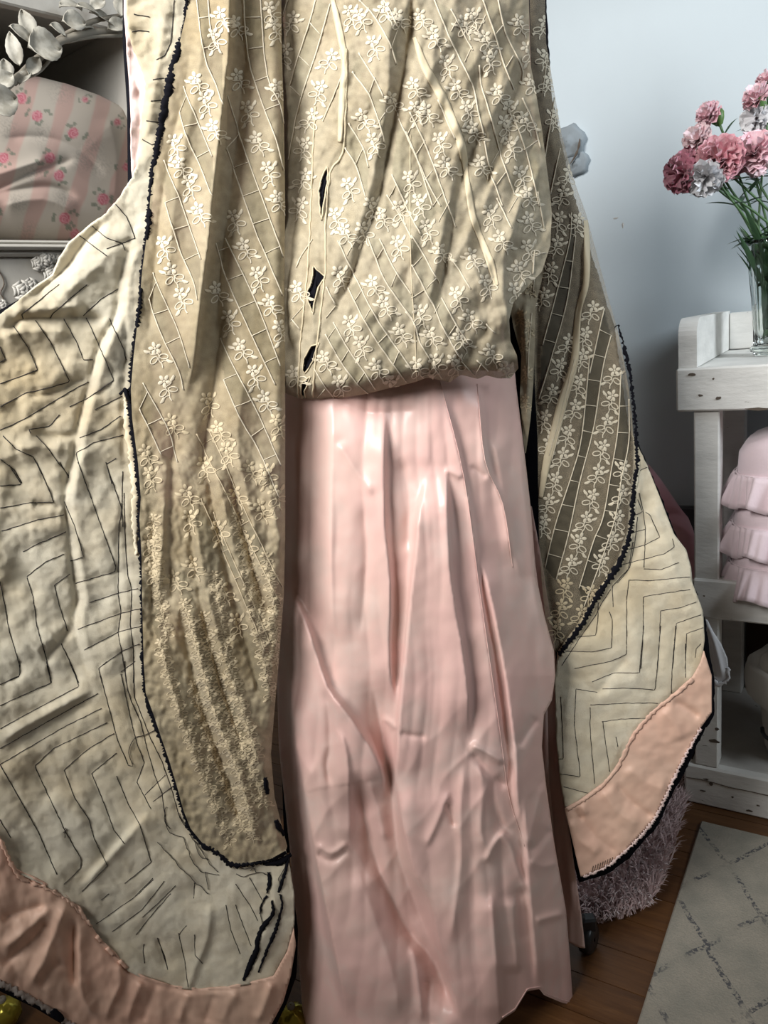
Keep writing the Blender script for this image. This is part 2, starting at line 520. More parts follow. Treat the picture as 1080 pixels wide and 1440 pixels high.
M['thread_dim'] = mat_new('tarnished_embroidery_thread', (0.55, 0.45, 0.29), 0.65, Sheen_Weight=0.3)
M['tape'] = mat_new('cream_seam_tape', (0.56, 0.475, 0.325), 0.6)
M['lining'] = mat_new('taupe_underlining', (0.36, 0.27, 0.18), 0.8)
ln(M['lining'], mixc(M['lining'], ramp(M['lining'], noise(M['lining'], coords(M['lining']), 7, 3), [(0.45, (0, 0, 0)), (0.62, (1, 1, 1))]), (0.34, 0.26, 0.17), (0.58, 0.36, 0.28)), bsdf(M['lining']).inputs['Base Color'])

def quilt_mat():
    m = mat_new('cream_quilted_wool', (0.74, 0.68, 0.54), 0.85, Sheen_Weight=0.3)
    v = coords(m, 'Object')
    c = mixc(m, ramp(m, noise(m, v, 3.2, 6), [(0.42, (0, 0, 0)), (0.72, (1, 1, 1))]), (0.84, 0.77, 0.60), (0.66, 0.515, 0.29))
    c = mixc(m, ramp(m, noise(m, v, 14, 5), [(0.48, (0, 0, 0)), (0.8, (0.6, 0.6, 0.6))]), c, (0.56, 0.44, 0.265))
    c = mixc(m, ramp(m, noise(m, v, 55, 5, 0.7), [(0.48, (0, 0, 0)), (0.8, (0.3, 0.3, 0.3))]), c, (0.48, 0.39, 0.25))
    w = weave(m, 330)
    c = mixc(m, ramp(m, w, [(0.2, (0.10, 0.10, 0.10)), (0.9, (0, 0, 0))]), c, (0.42, 0.35, 0.24))
    ln(m, c, bsdf(m).inputs['Base Color'])
    mm = nd(m, 'ShaderNodeMath', operation='ADD'); ln(m, w, mm.inputs[0])
    nz = noise(m, coords(m, 'UV'), 90, 4); ln(m, nz, mm.inputs[1])
    ln(m, bump(m, mm.outputs[0], 0.6, 0.0012), bsdf(m).inputs['Normal'])
    return m
M['quilt'] = quilt_mat()
M['fray'] = mat_new('white_frayed_fleece', (0.86, 0.84, 0.78), 0.9, Sheen_Weight=0.4)
M['velvet'] = mat_new('black_velvet', (0.006, 0.006, 0.009), 0.95, Specular_IOR_Level=0.1)
M['stitch'] = mat_new('black_sewing_thread', (0.028, 0.022, 0.018), 0.8)

def paint(name, c1, c2, c3, scale=7, stretch=(1, 1, 1), chips=0.72):
    m = mat_new(name, c1, 0.65)
    v = coords(m, 'Object', stretch)
    c = mixc(m, ramp(m, noise(m, v, scale, 6), [(0.38, (0, 0, 0)), (0.68, (1, 1, 1))]), c1, c2)
    c = mixc(m, ramp(m, noise(m, v, scale * 3.3, 7, 0.7), [(chips - 0.02, (0, 0, 0)), (chips, (1, 1, 1))]), c, c3)
    ln(m, c, bsdf(m).inputs['Base Color'])
    ln(m, bump(m, noise(m, v, scale * 5, 5), 0.35, 0.003), bsdf(m).inputs['Normal'])
    return m
M['wall'] = paint('pale_blue_grey_wall', (0.535, 0.60, 0.635), (0.515, 0.575, 0.61), (0.50, 0.545, 0.575), 2.0, chips=0.80)
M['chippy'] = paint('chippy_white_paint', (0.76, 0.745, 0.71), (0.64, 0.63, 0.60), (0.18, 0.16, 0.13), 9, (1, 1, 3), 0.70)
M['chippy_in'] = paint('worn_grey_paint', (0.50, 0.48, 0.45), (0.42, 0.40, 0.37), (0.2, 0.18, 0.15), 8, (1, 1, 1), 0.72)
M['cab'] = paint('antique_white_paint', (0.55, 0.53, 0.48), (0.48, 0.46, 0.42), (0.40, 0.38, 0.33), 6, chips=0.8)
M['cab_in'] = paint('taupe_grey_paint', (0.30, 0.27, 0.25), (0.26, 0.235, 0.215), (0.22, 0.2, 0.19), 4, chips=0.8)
M['chip'] = mat_new('bare_wood_chip', (0.10, 0.075, 0.055), 0.8)
def wood():
    m = mat_new('red_brown_floor_wood', (0.10, 0.045, 0.016), 0.45)
    v = coords(m, 'Object')
    rot = v.node; rot.inputs['Rotation'].default_value = (0, 0, math.radians(33)); rot.inputs['Scale'].default_value = (1.2, 14, 1)
    c = ramp(m, noise(m, v, 5, 6, 0.65), [(0.3, (0.055, 0.022, 0.007)), (0.55, (0.11, 0.047, 0.015)), (0.75, (0.18, 0.085, 0.030))])
    inf = nd(m, 'ShaderNodeObjectInfo')
    c = mixc(m, 0.25, c, ramp(m, inf.outputs['Random'], [(0, (0.07, 0.028, 0.01)), (1, (0.17, 0.078, 0.027))]))
    ln(m, c, bsdf(m).inputs['Base Color'])
    ln(m, bump(m, noise(m, v, 8, 4), 0.2, 0.001), bsdf(m).inputs['Normal'])
    return m
M['wood'] = wood()
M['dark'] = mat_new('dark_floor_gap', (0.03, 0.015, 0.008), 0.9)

# ================================================================ THE ROOM
YAW = math.radians(33)
DA = np.array([math.cos(YAW), -math.sin(YAW), 0])     # along the wall, towards the right
DD = np.array([math.sin(YAW), math.cos(YAW), 0])      # into the wall
UP = np.array([0, 0, 1.0])
SH = on_floor(964, 1127)                              # front left foot of the shelf
SHELF_D = 0.46
WALL0 = SH + DD * (SHELF_D + 0.03)

g = Geo().box(WALL0 - DA * 3.4, DA * 5.0, DD * 0.1, UP * 2.7, 0)
wall = struct(g.obj('wall_back', M['wall']))
for (px, py, rx, rz, an) in ((866, 307, 0.007, 0.0022, 0.1), (876, 317, 0.0022, 0.008, 0.2)):
    c = on_plane(px, py, WALL0, DD)
    v = [c - DD * 0.0015] + [c - DD * 0.0006 + DA * rx * math.cos(a) * (1 + 0.3 * math.sin(3 * a)) + UP * rz * math.sin(a) for a in np.linspace(0, 2 * math.pi, 10)[:-1]]
    mesh_obj('paint_scuff', v, [[0, 1 + i, 1 + (i + 1) % 9] for i in range(9)], M['chippy_in'], wall, False)
g = Geo().box(WALL0 - DA * 3.4 - DD * 0.012, DA * 5.0, DD * 0.0125, UP * 0.10, 0)
struct(g.obj('baseboard_back', M['chippy_in']))

FL0 = np.array([0.0, 0.0, 0.0])
fl = Geo().box(np.array([-2.2, -1.2, -0.06]), (5.0, 0, 0), (0, 5.2, 0), (0, 0, 0.045)).obj('floor', M['dark'])
struct(fl)
# planks run along the wall
PW = 0.085
board = Geo().box((0, 0, -0.016), (1, 0, 0), (0, PW - 0.002, 0), (0, 0, 0.016), 0)
plank_proto = None
rnd = random.Random(3)
orig = WALL0 + DA * -2.0
n_rows = int(2.6 / PW)
for r in range(n_rows):
    x = -rnd.random() * 0.7
    while x < 3.6:
        L = 0.75 + rnd.random() * 0.5
        p = orig - DD * (PW * (r + 1)) + DA * x
        c = p + DA * L / 2
        if -1.3 < c[0] < 2.0 and 0.25 < c[1] < 2.6:
            if plank_proto is None:
                plank_proto = board.obj('plank', M['wood'], fl); o = plank_proto
            else:
                o = plank_proto.copy(); COL.objects.link(o); o.parent = fl; o.matrix_parent_inverse = plank_proto.matrix_parent_inverse
            o.matrix_basis = Matrix.Translation(Vector(p)) @ Matrix.Rotation(-YAW, 4, 'Z') @ Matrix.Diagonal((L - 0.002, 1, 1, 1))
        x += L

# ================================================================ PINK SATIN SKIRT
SK = [(392, 545), (470, 530), (560, 520), (640, 515), (722, 512), (728, 560), (738, 640), (747, 720), (754, 810), (766, 868), (779, 915), (781, 950),
      (776, 985), (765, 1005), (762, 1050), (768, 1105), (779, 1183), (796, 1280), (801, 1340), (806, 1414), (790, 1410), (766, 1400), (759, 1391), (741, 1394),
      (724, 1422), (706, 1434), (690, 1452), (600, 1455), (500, 1455), (428, 1455), (420, 1350), (408, 1200), (392, 1050), (388, 900), (390, 700)]
SK_L = np.array([(500, 388), (600, 385), (900, 382), (1050, 386), (1200, 400), (1350, 414), (1500, 425)], float)
SK_R = np.array([(500, 728), (640, 742), (810, 760), (950, 788), (1050, 790), (1183, 800), (1300, 806), (1500, 812)], float)
skirt_folds = [
    ([(469, 560), (466, 687), (466, 820), (472, 910)], 0.010, 10, 34),
    ([(540, 575), (540, 687), (541, 742), (548, 820), (547, 939), (560, 995)], 0.013, 22, 4),
    ([(474, 620), (500, 660), (527, 698)], 0.005, 6, 9),
    ([(602, 670), (591, 714), (585, 770), (576, 860), (571, 911), (562, 1008), (558, 1078), (555, 1120)], 0.012, 4, 26),
    ([(627, 653), (630, 742), (635, 820), (656, 953), (659, 1042)], 0.015, 30, 3.5),
    ([(602, 545), (603, 610), (602, 658)], 0.0035, 13, 6),
    ([(619, 537), (635, 600), (652, 670), (664, 740), (673, 820), (688, 925), (704, 1036), (716, 1120)], 0.009, 16, 4),
    ([(671, 770), (685, 820), (704, 911), (724, 1050), (727, 1120), (738, 1180)], 0.012, 4, 26),
    ([(671, 537), (682, 648), (707, 709), (721, 798)], 0.009, 18, 4),
    ([(690, 600), (706, 680), (718, 760), (735, 820)], 0.006, 8, 14),
    ([(730, 620), (742, 740), (752, 830), (765, 900)], 0.008, 10, 5),
    ([(405, 822), (435, 892), (460, 967), (491, 1008), (533, 1075), (541, 1130)], 0.017, 34, 6),
    ([(408, 933), (416, 1036), (429, 1110), (444, 1197), (463, 1294), (491, 1440)], 0.018, 5, 32),
    ([(455, 964), (462, 1000), (465, 1050), (460, 1078), (468, 1112)], -0.008, 6, 6),
    ([(472, 1022), (485, 1050), (491, 1110), (492, 1190)], 0.009, 12, 4),
    ([(444, 1186), (466, 1200), (491, 1183)], 0.006, 5, 5), ([(444, 1197), (466, 1211), (491, 1194)], -0.006, 5, 6),
    ([(500, 1080), (520, 1180), (540, 1240), (574, 1308), (610, 1352), (645, 1440)], -0.024, 26, 20),
    ([(520, 950), (535, 1020), (552, 1120), (560, 1200), (580, 1260), (612, 1340)], -0.016, 18, 12),
    ([(519, 1095), (532, 1140), (541, 1185)], 0.006, 5, 8),
    ([(558, 1085), (566, 1150), (577, 1200), (586, 1232), (605, 1267), (620, 1330), (652, 1440)], 0.015, 5, 40),
    ([(633, 1110), (615, 1155), (597, 1194)], 0.007, 8, 4),
    ([(655, 1060), (647, 1142), (648, 1211), (638, 1294), (631, 1332)], 0.008, 5, 12),
    ([(659, 1046), (685, 1058), (710, 1074)], 0.010, 5, 5), ([(662, 1056), (690, 1090), (716, 1108)], -0.008, 6, 6),
    ([(628, 1128), (634, 1145), (640, 1164)], -0.007, 4, 4),
    ([(672, 1070), (680, 1110), (676, 1170), (690, 1200)], 0.008, 6, 9), ([(690, 1090), (697, 1142), (720, 1178)], -0.009, 8, 6),
    ([(680, 1215), (700, 1180), (716, 1166)], 0.008, 7, 4),
    ([(700, 1168), (718, 1189), (727, 1219), (742, 1257)], 0.009, 9, 4),
    ([(724, 1258), (724, 1300), (727, 1372)], 0.008, 16, 5), ([(690, 1253), (696, 1330), (704, 1440)], 0.010, 18, 6),
    ([(737, 1120), (741, 1197), (746, 1267), (757, 1392)], 0.009, 4, 36),
    ([(757, 1008), (742, 1028), (728, 1052)], -0.008, 8, 5), ([(765, 1100), (752, 1150), (742, 1195)], 0.006, 8, 6),
    ([(775, 1165), (758, 1185), (742, 1200)], -0.006, 7, 7),
    ([(752, 1296), (770, 1290), (795, 1284)], 0.007, 6, 5), ([(744, 1210), (765, 1218), (786, 1212)], 0.006, 8, 7),
    ([(577, 1325), (586, 1370), (594, 1440)], 0.008, 4, 10), ([(605, 1372), (602, 1420), (610, 1450)], -0.008, 8, 8),
    ([(561, 1030), (575, 1034), (600, 1036)], -0.005, 5, 4), ([(537, 1010), (548, 1016), (558, 1026)], 0.006, 4, 5),
    ([(660, 657), (668, 660), (685, 672)], -0.004, 4, 4), ([(625, 662), (635, 664), (650, 672)], 0.005, 4, 5),
    ([(735, 1245), (726, 1290), (735, 1330)], -0.006, 8, 8),
    ([(440, 900), (448, 1000), (440, 1090)], -0.006, 12, 12), ([(510, 700), (515, 800), (505, 900)], -0.006, 9, 9),
    ([(560, 640), (575, 700), (570, 780)], -0.008, 12, 12), ([(640, 700), (650, 800), (668, 900)], -0.004, 8, 8),
    ([(500, 1215), (530, 1300), (555, 1380), (560, 1440)], 0.008, 26, 20), ([(470, 560), (520, 580), (590, 575)], -0.004, 14, 10),
    ([(415, 600), (420, 720), (418, 820)], 0.006, 18, 18),
]
def skirt_depth(x, y):
    l = np.interp(y, SK_L[:, 0], SK_L[:, 1]); r = np.interp(y, SK_R[:, 0], SK_R[:, 1])
    u = np.clip((x - (l + r) / 2) / ((r - l) / 2), -1.05, 1.05)
    t = np.clip((y - 540) / 900, 0, 1)
    base = 1.185 - 0.015 * t - (0.10 + 0.035 * t) * (1 - np.abs(u) ** np.where(u < 0, 5.0, 2.6))
    h = folds(x, y, [(p, a * (1.5 if max(wl, wr) >= 14 else 0.85), wl * (1.25 if wl >= 14 else 1), wr * (1.25 if wr >= 14 else 1)) for p, a, wl, wr in skirt_folds])
    wx = x - 560 - 0.10 * (x - 560) * t + 26 * fbm(x / 190, y / 330, 12, 2) + 7 * fbm(x / 60, y / 120, 13, 2)
    md = lambda k: np.clip(0.5 + 1.6 * fbm(x / 110, y / 190, k, 2), 0, 1)
    h = h + 0.0042 * md(15) * np.abs(np.sin(wx * math.pi / 47)) + 0.0018 * md(16) * np.abs(np.sin(wx * math.pi / 21 + 0.8)) + 0.008 * fbm(x / 95, y / 260, 4, 2) * (0.5 + t)
    # slanting crumples in the lower half
    q = (x + 0.75 * y + 18 * fbm(x / 70, y / 80, 22, 2)); q2 = (x - 0.55 * y + 20 * fbm(x / 60, y / 90, 23, 2))
    low = np.clip((y - 930) / 160, 0, 1) * np.clip((1330 - y) / 120, 0.25, 1)
    h = h + 0.0032 * low * md(28) * (1 - np.abs(np.sin(q * math.pi / 66))) ** 2 + 0.0032 * low * md(31) * (1 - np.abs(np.sin(q2 * math.pi / 78))) ** 2
    h = h + 0.0016 * fbm(x / 30, y / 40, 33, 2)
    return base - h * 1.1
skirt_s = Surf(SK, skirt_depth)
skirt = thing('satin_skirt', 'long pale pink satin skirt with pressed creases hanging below the ecru blouse', 'skirt', (0.03, 1.16, 0.05))
cloth('front_panel', skirt_s, M['satin'], skirt, 2.5, thick=0.0016)
# hem band: the turned-up edge
hem_pts = [(806, 1410), (790, 1406), (766, 1396), (759, 1387), (741, 1390), (724, 1418), (706, 1430)]
cord('hem_seam', skirt_s, hem_pts, 0.0011, 0.0006, M['satin'], skirt, sm=False)
for p in ([(619, 537), (652, 670), (673, 820), (688, 925), (704, 1036), (716, 1120), (738, 1190)], [(671, 540), (682, 648), (707, 709), (721, 798)]):
    cord('panel_seam', skirt_s, p, 0.0007, 0.0003, M['satin'], skirt)
# right side return, further back
SKB = [(745, 700), (760, 780), (776, 880), (786, 960), (788, 1040), (790, 1100), (801, 1170), (818, 1289), (823, 1334), (812, 1332), (800, 1325), (790, 1325), (770, 1200), (740, 1000)]
def skb_depth(x, y): return 1.235 - 0.012 * (x - 770) / 20 + 0.006 * fbm(x / 20, y / 140, 3, 2) - folds(x, y, [([(790, 960), (786, 1060), (795, 1180), (810, 1300)], 0.008, 10, 6)])
skb_s = Surf(SKB, skb_depth); cloth('side_panel', skb_s, M['satin'], skirt, 3, thick=0.0016)
def skback_depth(x, y):
    l = np.interp(y, SK_L[:, 0], SK_L[:, 1]); r = np.interp(y, SK_R[:, 0], SK_R[:, 1])
    u = np.clip((x - (l + r) / 2) / ((r - l) / 2), -1.05, 1.05)
    return 1.20 + 0.09 * (1 - np.abs(u) ** 2.6) + 0.01 * vnoise(x / 18, y / 400, 2)
SKBK = [(395, 530), (722, 512), (742, 720), (766, 900), (772, 1100), (792, 1300), (780, 1330), (440, 1345), (400, 1100)]
cloth('back_panel', Surf(SKBK, skback_depth), M['satin'], skirt, 8, thick=0.0016)

# ================================================================ ECRU EMBROIDERED BLOUSE
BL = [(388, -200), (742, -200), (744, 40), (746, 90), (754, 132), (762, 180), (769, 236), (774, 275), (776, 300), (774, 345), (762, 382), (740, 405), (722, 425),
      (716, 450), (718, 480), (727, 500), (729, 518), (718, 532), (700, 532), (684, 528), (672, 533), (660, 530), (648, 527), (632, 538), (618, 534), (600, 531),
      (585, 537), (560, 543), (535, 549), (510, 555), (480, 559), (450, 561), (425, 561), (405, 555), (392, 545)]
H1 = (390, 0, 4.966); H2 = (570, 0, 4.696); H3 = (390, 270, 4.8); H4 = (570, 270, 4.696)
blouse_folds = [
    ([(465, 0), (479, 60), (485, 87), (481, 161), (479, 201), (460, 236), (449, 290), (446, 362), (441, 410), (440, 480), (431, 520), (426, 560)], 0.010, 9, 8),
    ([(545, -10), (548, 60), (545, 120), (535, 200), (515, 280), (495, 350), (480, 400)], 0.020, 30, 14),
    ([(585, -10), (572, 80), (561, 141), (545, 215), (536, 270), (515, 328), (492, 395), (470, 440), (456, 470)], -0.020, 9, 10),
    ([(579, -10), (580, 60), (584, 90)], -0.010, 6, 5),
    ([(583, 60), (598, 102), (630, 150), (645, 192), (654, 232)], 0.006, 12, 12),
    ([(742, 85), (719, 138), (700, 192), (690, 240), (684, 280)], -0.013, 7, 7), ([(732, 60), (712, 120), (690, 170), (676, 200)], 0.012, 12, 9),
    ([(676, 182), (659, 221), (647, 260), (634, 330), (623, 385), (613, 440)], -0.015, 7, 9), ([(668, 170), (650, 215), (636, 262), (624, 320), (612, 380), (600, 440)], 0.010, 16, 8),
    ([(734, 262), (723, 319), (710, 358), (707, 406), (713, 440), (716, 483)], 0.018, 16, 5),
    ([(760, 180), (735, 230), (722, 270), (712, 310)], -0.010, 9, 9), ([(765, 215), (750, 260), (738, 300), (722, 350)], 0.012, 9, 12),
    ([(666, 313), (676, 345), (689, 370), (698, 406)], -0.008, 8, 8), ([(655, 320), (662, 365), (676, 400), (686, 430)], 0.010, 10, 8),
    ([(686, 424), (682, 462), (655, 502), (640, 525)], -0.011, 7, 9), ([(676, 440), (666, 470), (640, 500)], 0.008, 10, 7),
    ([(700, 430), (705, 470), (700, 515)], 0.010, 12, 12),
    ([(577, 200), (578, 374), (584, 478), (586, 537)], 0.004, 3, 12),
    ([(728, 153), (705, 210), (684, 264)], -0.009, 6, 6), ([(700, 225), (690, 262), (676, 300)], 0.008, 6, 6),
    ([(440, 120), (425, 200), (412, 280), (405, 340)], -0.010, 14, 14), ([(465, 180), (445, 230), (420, 280), (410, 320)], 0.009, 6, 7),
    ([(455, 240), (452, 300), (462, 360), (455, 440)], 0.008, 6, 16), ([(500, 440), (520, 490), (540, 540)], 0.005, 18, 18),
    ([(425, 560), (500, 556), (560, 543), (620, 534), (690, 530)], -0.012, 10, 10),
    ([(620, 430), (640, 470), (650, 520)], 0.006, 14, 10), ([(600, 455), (606, 500), (604, 530)], -0.006, 8, 8), ([(560, 470), (568, 520), (566, 545)], -0.004, 10, 10),
]
def blouse_depth(x, y):
    u = np.clip((x - 570) / 190, -1.1, 1.1)
    base = 1.115 - 0.075 * (1 - np.abs(u) ** 2.4) - 0.035 * np.exp(-((y - 440) / 130) ** 2)
    bot = np.interp(x, [390, 430, 500, 560, 620, 690, 729], [556, 561, 557, 543, 534, 530, 520])
    base = base + 0.035 * np.clip(1 - (bot - y) / 24, 0, 1.2) ** 2
    h = folds(x, y, blouse_folds) + 0.013 * fbm(x / 55 + y / 120, y / 130, 14, 3) + 0.009 * (0.4 - np.abs(vnoise(x / 34 + y / 90, y / 120, 27)) * 2) * np.clip((x - 500) / 150, 0.3, 1) + 0.0055 * fbm(x / 16, y / 26, 21, 2) + 0.0016 * vnoise(x / 6, y / 7, 3)
    return base - h * 0.8
bl_s = Surf(BL, blouse_depth)
tears = [Z(*H1, [(350, 1165), (356, 1210), (345, 1300), (330, 1380), (318, 1440), (310, 1540), (295, 1440), (290, 1330), (315, 1230)]),
         Z(*H3, [(245, 500), (290, 540), (325, 570), (280, 640), (252, 720), (245, 825), (205, 720), (203, 670), (235, 600)]),
         Z(*H3, [(287, 1018), (255, 1080), (240, 1150), (190, 1225), (172, 1200), (180, 1130), (230, 1040)]),
         Z(*H3, [(222, 1245), (205, 1300), (185, 1340), (192, 1385), (160, 1370), (163, 1290)]),
         Z(*H1, [(440, 350), (455, 370), (465, 420), (455, 425), (445, 385)])]
bl_cords = [
    Z(*H1, [(570, 0), (680, 120), (770, 270), (830, 450)]), Z(*H1, [(570, 370), (680, 550), (745, 680)]), Z(*H1, [(520, 500), (640, 660), (710, 850), (745, 1000)]),
    Z(*H1, [(495, 860), (600, 1030), (640, 1170)]), Z(*H1, [(470, 1030), (550, 1160), (620, 1380)]), Z(*H1, [(850, 830), (920, 990), (993, 1150), (1060, 1300), (1140, 1440)]),
    Z(*H1, [(800, 1220), (900, 1440), (1000, 1640)]), Z(*H1, [(270, 0), (230, 150), (150, 390), (90, 600)]), Z(*H1, [(370, 30), (270, 380), (150, 750), (80, 1120)]),
    Z(*H1, [(470, 490), (400, 660), (320, 850)]), Z(*H1, [(740, 0), (780, 60), (840, 200)]), Z(*H1, [(75, 0), (40, 120)]),
    Z(*H2, [(190, 0), (300, 270), (440, 560), (480, 740), (520, 890)]), Z(*H2, [(300, 60), (370, 200), (445, 335)]), Z(*H2, [(510, 0), (580, 200), (640, 400), (712, 590)]),
    Z(*H2, [(610, 0), (660, 220), (760, 430), (775, 550)]), Z(*H2, [(770, 650), (850, 830), (890, 980)]), Z(*H2, [(710, 760), (780, 960), (830, 1130), (880, 1362)]),
    Z(*H2, [(0, 870), (70, 1030), (180, 1362)]), Z(*H2, [(30, 740), (150, 1000), (280, 1362), (330, 1500)]), Z(*H2, [(215, 660), (330, 920)]),
    Z(*H2, [(485, 430), (500, 560), (570, 800), (620, 1000), (720, 1290)]), Z(*H2, [(520, 930), (550, 1100), (600, 1250), (640, 1362)]),
    Z(*H3, [(610, 300), (700, 540), (780, 680), (920, 870)]), Z(*H3, [(740, 20), (850, 200), (910, 320)]), Z(*H3, [(690, 320), (800, 540), (905, 690)]),
    Z(*H3, [(410, 330), (480, 480), (560, 640)]), Z(*H3, [(330, 640), (390, 760)]), Z(*H3, [(480, 650), (590, 870), (700, 1050), (870, 1280)]),
    Z(*H3, [(540, 600), (640, 800), (740, 960), (910, 1200)]), Z(*H3, [(325, 960), (440, 1160), (540, 1290), (625, 1370)]), Z(*H3, [(380, 880), (480, 1060), (600, 1230), (660, 1330)]),
    Z(*H3, [(250, 1190), (310, 1290), (380, 1385)]), Z(*H3, [(240, 320), (160, 440), (130, 510)]), Z(*H3, [(100, 860), (160, 930)]),
    Z(*H4, [(40, 480), (180, 740), (250, 900), (370, 1110)]), Z(*H4, [(40, 290), (130, 430), (220, 600)]), Z(*H4, [(240, 700), (330, 870), (420, 1010)]),
    Z(*H4, [(0, 790), (60, 870), (100, 1000), (240, 1230)]), Z(*H4, [(600, 40), (700, 240)]), Z(*H4, [(290, 420), (370, 540), (430, 640)]), Z(*H4, [(850, 390), (840, 540)]),
    Z(*H4, [(370, 1120), (460, 1210)]), Z(*H4, [(870, 0), (915, 250)]), Z(*H4, [(530, 870), (590, 930)]), Z(*H4, [(470, 1110), (545, 1180)])]
bl_pairs = [(bl_cords[a], bl_cords[b]) for a, b in ((0, 10), (1, 2), (3, 4), (5, 6), (7, 8), (12, 13), (14, 15), (16, 17), (18, 19), (23, 25), (28, 29), (30, 31), (35, 36), (35, 37))]
blouse = thing('lace_blouse', 'ecru embroidered net blouse with torn front placket, bloused over the pink skirt', 'blouse', (0.03, 1.12, 1.1))
body = cloth('body', bl_s, M['lace'], blouse, 2.2, holes=tears, thick=0.0, col=net_weave(bl_pairs, 0.91))
under = Surf(BL, lambda x, y: blouse_depth(x, y) + 0.014)
BLI = [(398, -196), (738, -196), (748, 140), (764, 240), (766, 330), (750, 375), (716, 410), (708, 470), (716, 510), (700, 522), (640, 520), (560, 532), (480, 548), (410, 546)]
cloth('underlining', under, M['lining'], blouse, 6, poly=BLI, thick=0.001)
for k, t in enumerate(tears):
    t = np.asarray(t); c = t.mean(0); big = c + (t - c) * 1.5
    cloth('torn_gap_patch', bl_s, M['velvet'], body, 2.2, poly=big, off=-0.004, thick=0.0008)  # black patch set behind each tear so the hole reads black
    cord('torn_edge', bl_s, np.vstack([t, t[:1]]), 0.0011, 0.0006, M['tape'], body, wob=2.0, seg=3, sm=False)
for p in ([(444, 150), (440, 230), (436, 330), (431, 400), (424, 470), (419, 558)], [(487, 70), (486, 150), (482, 215), (466, 240), (458, 300), (458, 380), (450, 450), (441, 540), (440, 558)]):
    cord('placket_edge', bl_s, p, 0.0014, 0.0006, M['tape'], body, wob=2.0)
ribbon('seam_tape', bl_s, [(466, -10), (473, 22), (480, 55), (485, 88), (482, 130), (480, 165), (478, 200)], [5, 8, 9, 8, 9, 8, 5], 0.0008, M['tape'], body, dome=0.0002)
ribbon('seam_tape', bl_s, [(583, 53), (598, 95), (622, 138), (640, 180), (650, 212), (656, 250), (662, 290), (668, 316), (680, 345), (690, 372), (698, 402)],
       [5, 11, 12, 11, 10, 7, 9, 8, 9, 11, 7], 0.0008, M['tape'], body, dome=0.0002)
for sx in ([(577, 190), (577, 270), (578, 374), (584, 478), (586, 535)],): cord('centre_seam', bl_s, sx, 0.0007, 0.0004, M['tape'], body)
for p in bl_cords: cord('woven_cord', bl_s, p, 0.0010, 0.0009, M['thread'], body)
bars = [(H1, (740, 20), (690, 130)), (H1, (835, 210), (790, 340)), (H1, (685, 540), (640, 650)), (H1, (750, 790), (700, 870)), (H1, (600, 1040), (545, 1150)), (H1, (230, 160), (310, 250)),
        (H1, (150, 390), (235, 470)), (H1, (90, 600), (165, 670)), (H1, (940, 880), (900, 950)), (H1, (830, 1290), (780, 1380)), (H2, (340, 130), (300, 210)), (H2, (440, 310), (390, 410)),
        (H2, (530, 100), (480, 200)), (H2, (640, 170), (590, 230)), (H2, (710, 370), (660, 450)), (H2, (820, 730), (730, 800)), (H2, (870, 930), (780, 990)), (H2, (130, 930), (70, 1020)),
        (H2, (180, 1130), (120, 1200)), (H2, (240, 1280), (180, 1362)), (H2, (620, 990), (560, 1090)), (H2, (660, 1140), (600, 1220)), (H3, (720, 370), (670, 450)), (H3, (810, 540), (770, 640)),
        (H3, (520, 340), (470, 430)), (H3, (580, 650), (520, 740)), (H3, (630, 790), (590, 860)), (H3, (740, 960), (680, 1020)), (H3, (820, 1080), (780, 1170)), (H3, (400, 910), (340, 990)),
        (H3, (480, 1070), (430, 1150)), (H3, (590, 1220), (540, 1290)), (H3, (390, 770), (330, 850)), (H3, (320, 1330), (270, 1385)), (H3, (180, 770), (90, 870)), (H4, (290, 60), (220, 200)),
        (H4, (110, 430), (50, 490)), (H4, (200, 570), (140, 640)), (H4, (230, 740), (190, 800)), (H4, (330, 880), (280, 950)), (H4, (400, 1060), (370, 1110)), (H4, (740, 40), (680, 140)),
        (H4, (855, 410), (950, 400)), (H4, (120, 650), (40, 700)), (H4, (500, 1130), (460, 1210))]
for z, a, b in bars: cord('crossbar_thread', bl_s, Z(*z, [a, b]), 0.0006, 0.0008, M['thread'], body, seg=5)
bl_flowers = [(413, 24), (403, 69), (467, 77), (452, 121), (439, 161), (431, 201), (523, 58), (509, 161), (488, 258), (549, 137), (523, 195), (581, 117), (574, 248), (609, 47), (625, 85), (640, 119),
              (655, 149), (664, 179), (662, 19), (681, 51), (685, 79), (698, 126), (708, 170), (728, 28), (740, 66), (745, 112), (583, 150), (598, 153), (616, 194), (625, 228), (715, 200), (674, 226),
              (729, 241), (740, 270), (587, 281), (417, 403), (475, 382), (523, 395), (557, 339), (539, 424), (490, 451), (561, 462), (505, 480), (455, 501), (475, 535), (528, 512), (548, 535),
              (413, 522), (598, 317), (617, 349), (588, 436), (604, 466), (640, 411), (659, 443), (636, 506), (662, 357), (681, 394), (702, 332), (686, 296), (742, 306), (740, 345), (727, 374),
              (728, 430) if False else (722, 405), (688, 491), (708, 517), (558, 20), (490, 15), (540, 10), (508, 320), (590, 20), (520, 285), (535, 300), (430, 245), (425, 285), (610, 505), (585, 510),
              (560, 290), (650, 30), (505, 20), (484, 322), (470, 300), (645, 470), (715, 150), (735, 165)]
for k, (x, y) in enumerate(bl_flowers):
    d = (-0.36, 1) if x < 470 and y < 330 else (0.42, 1)
    sprig('embroidered_sprig', bl_s, x, y, d, 1.03, M['thread'], body, k)

# ================================================================ THE COAT
coat = thing('quilted_coat', 'open antique coat with cream quilted lining, pink hem band and black velvet edge', 'coat', (0.0, 1.15, 0.1))
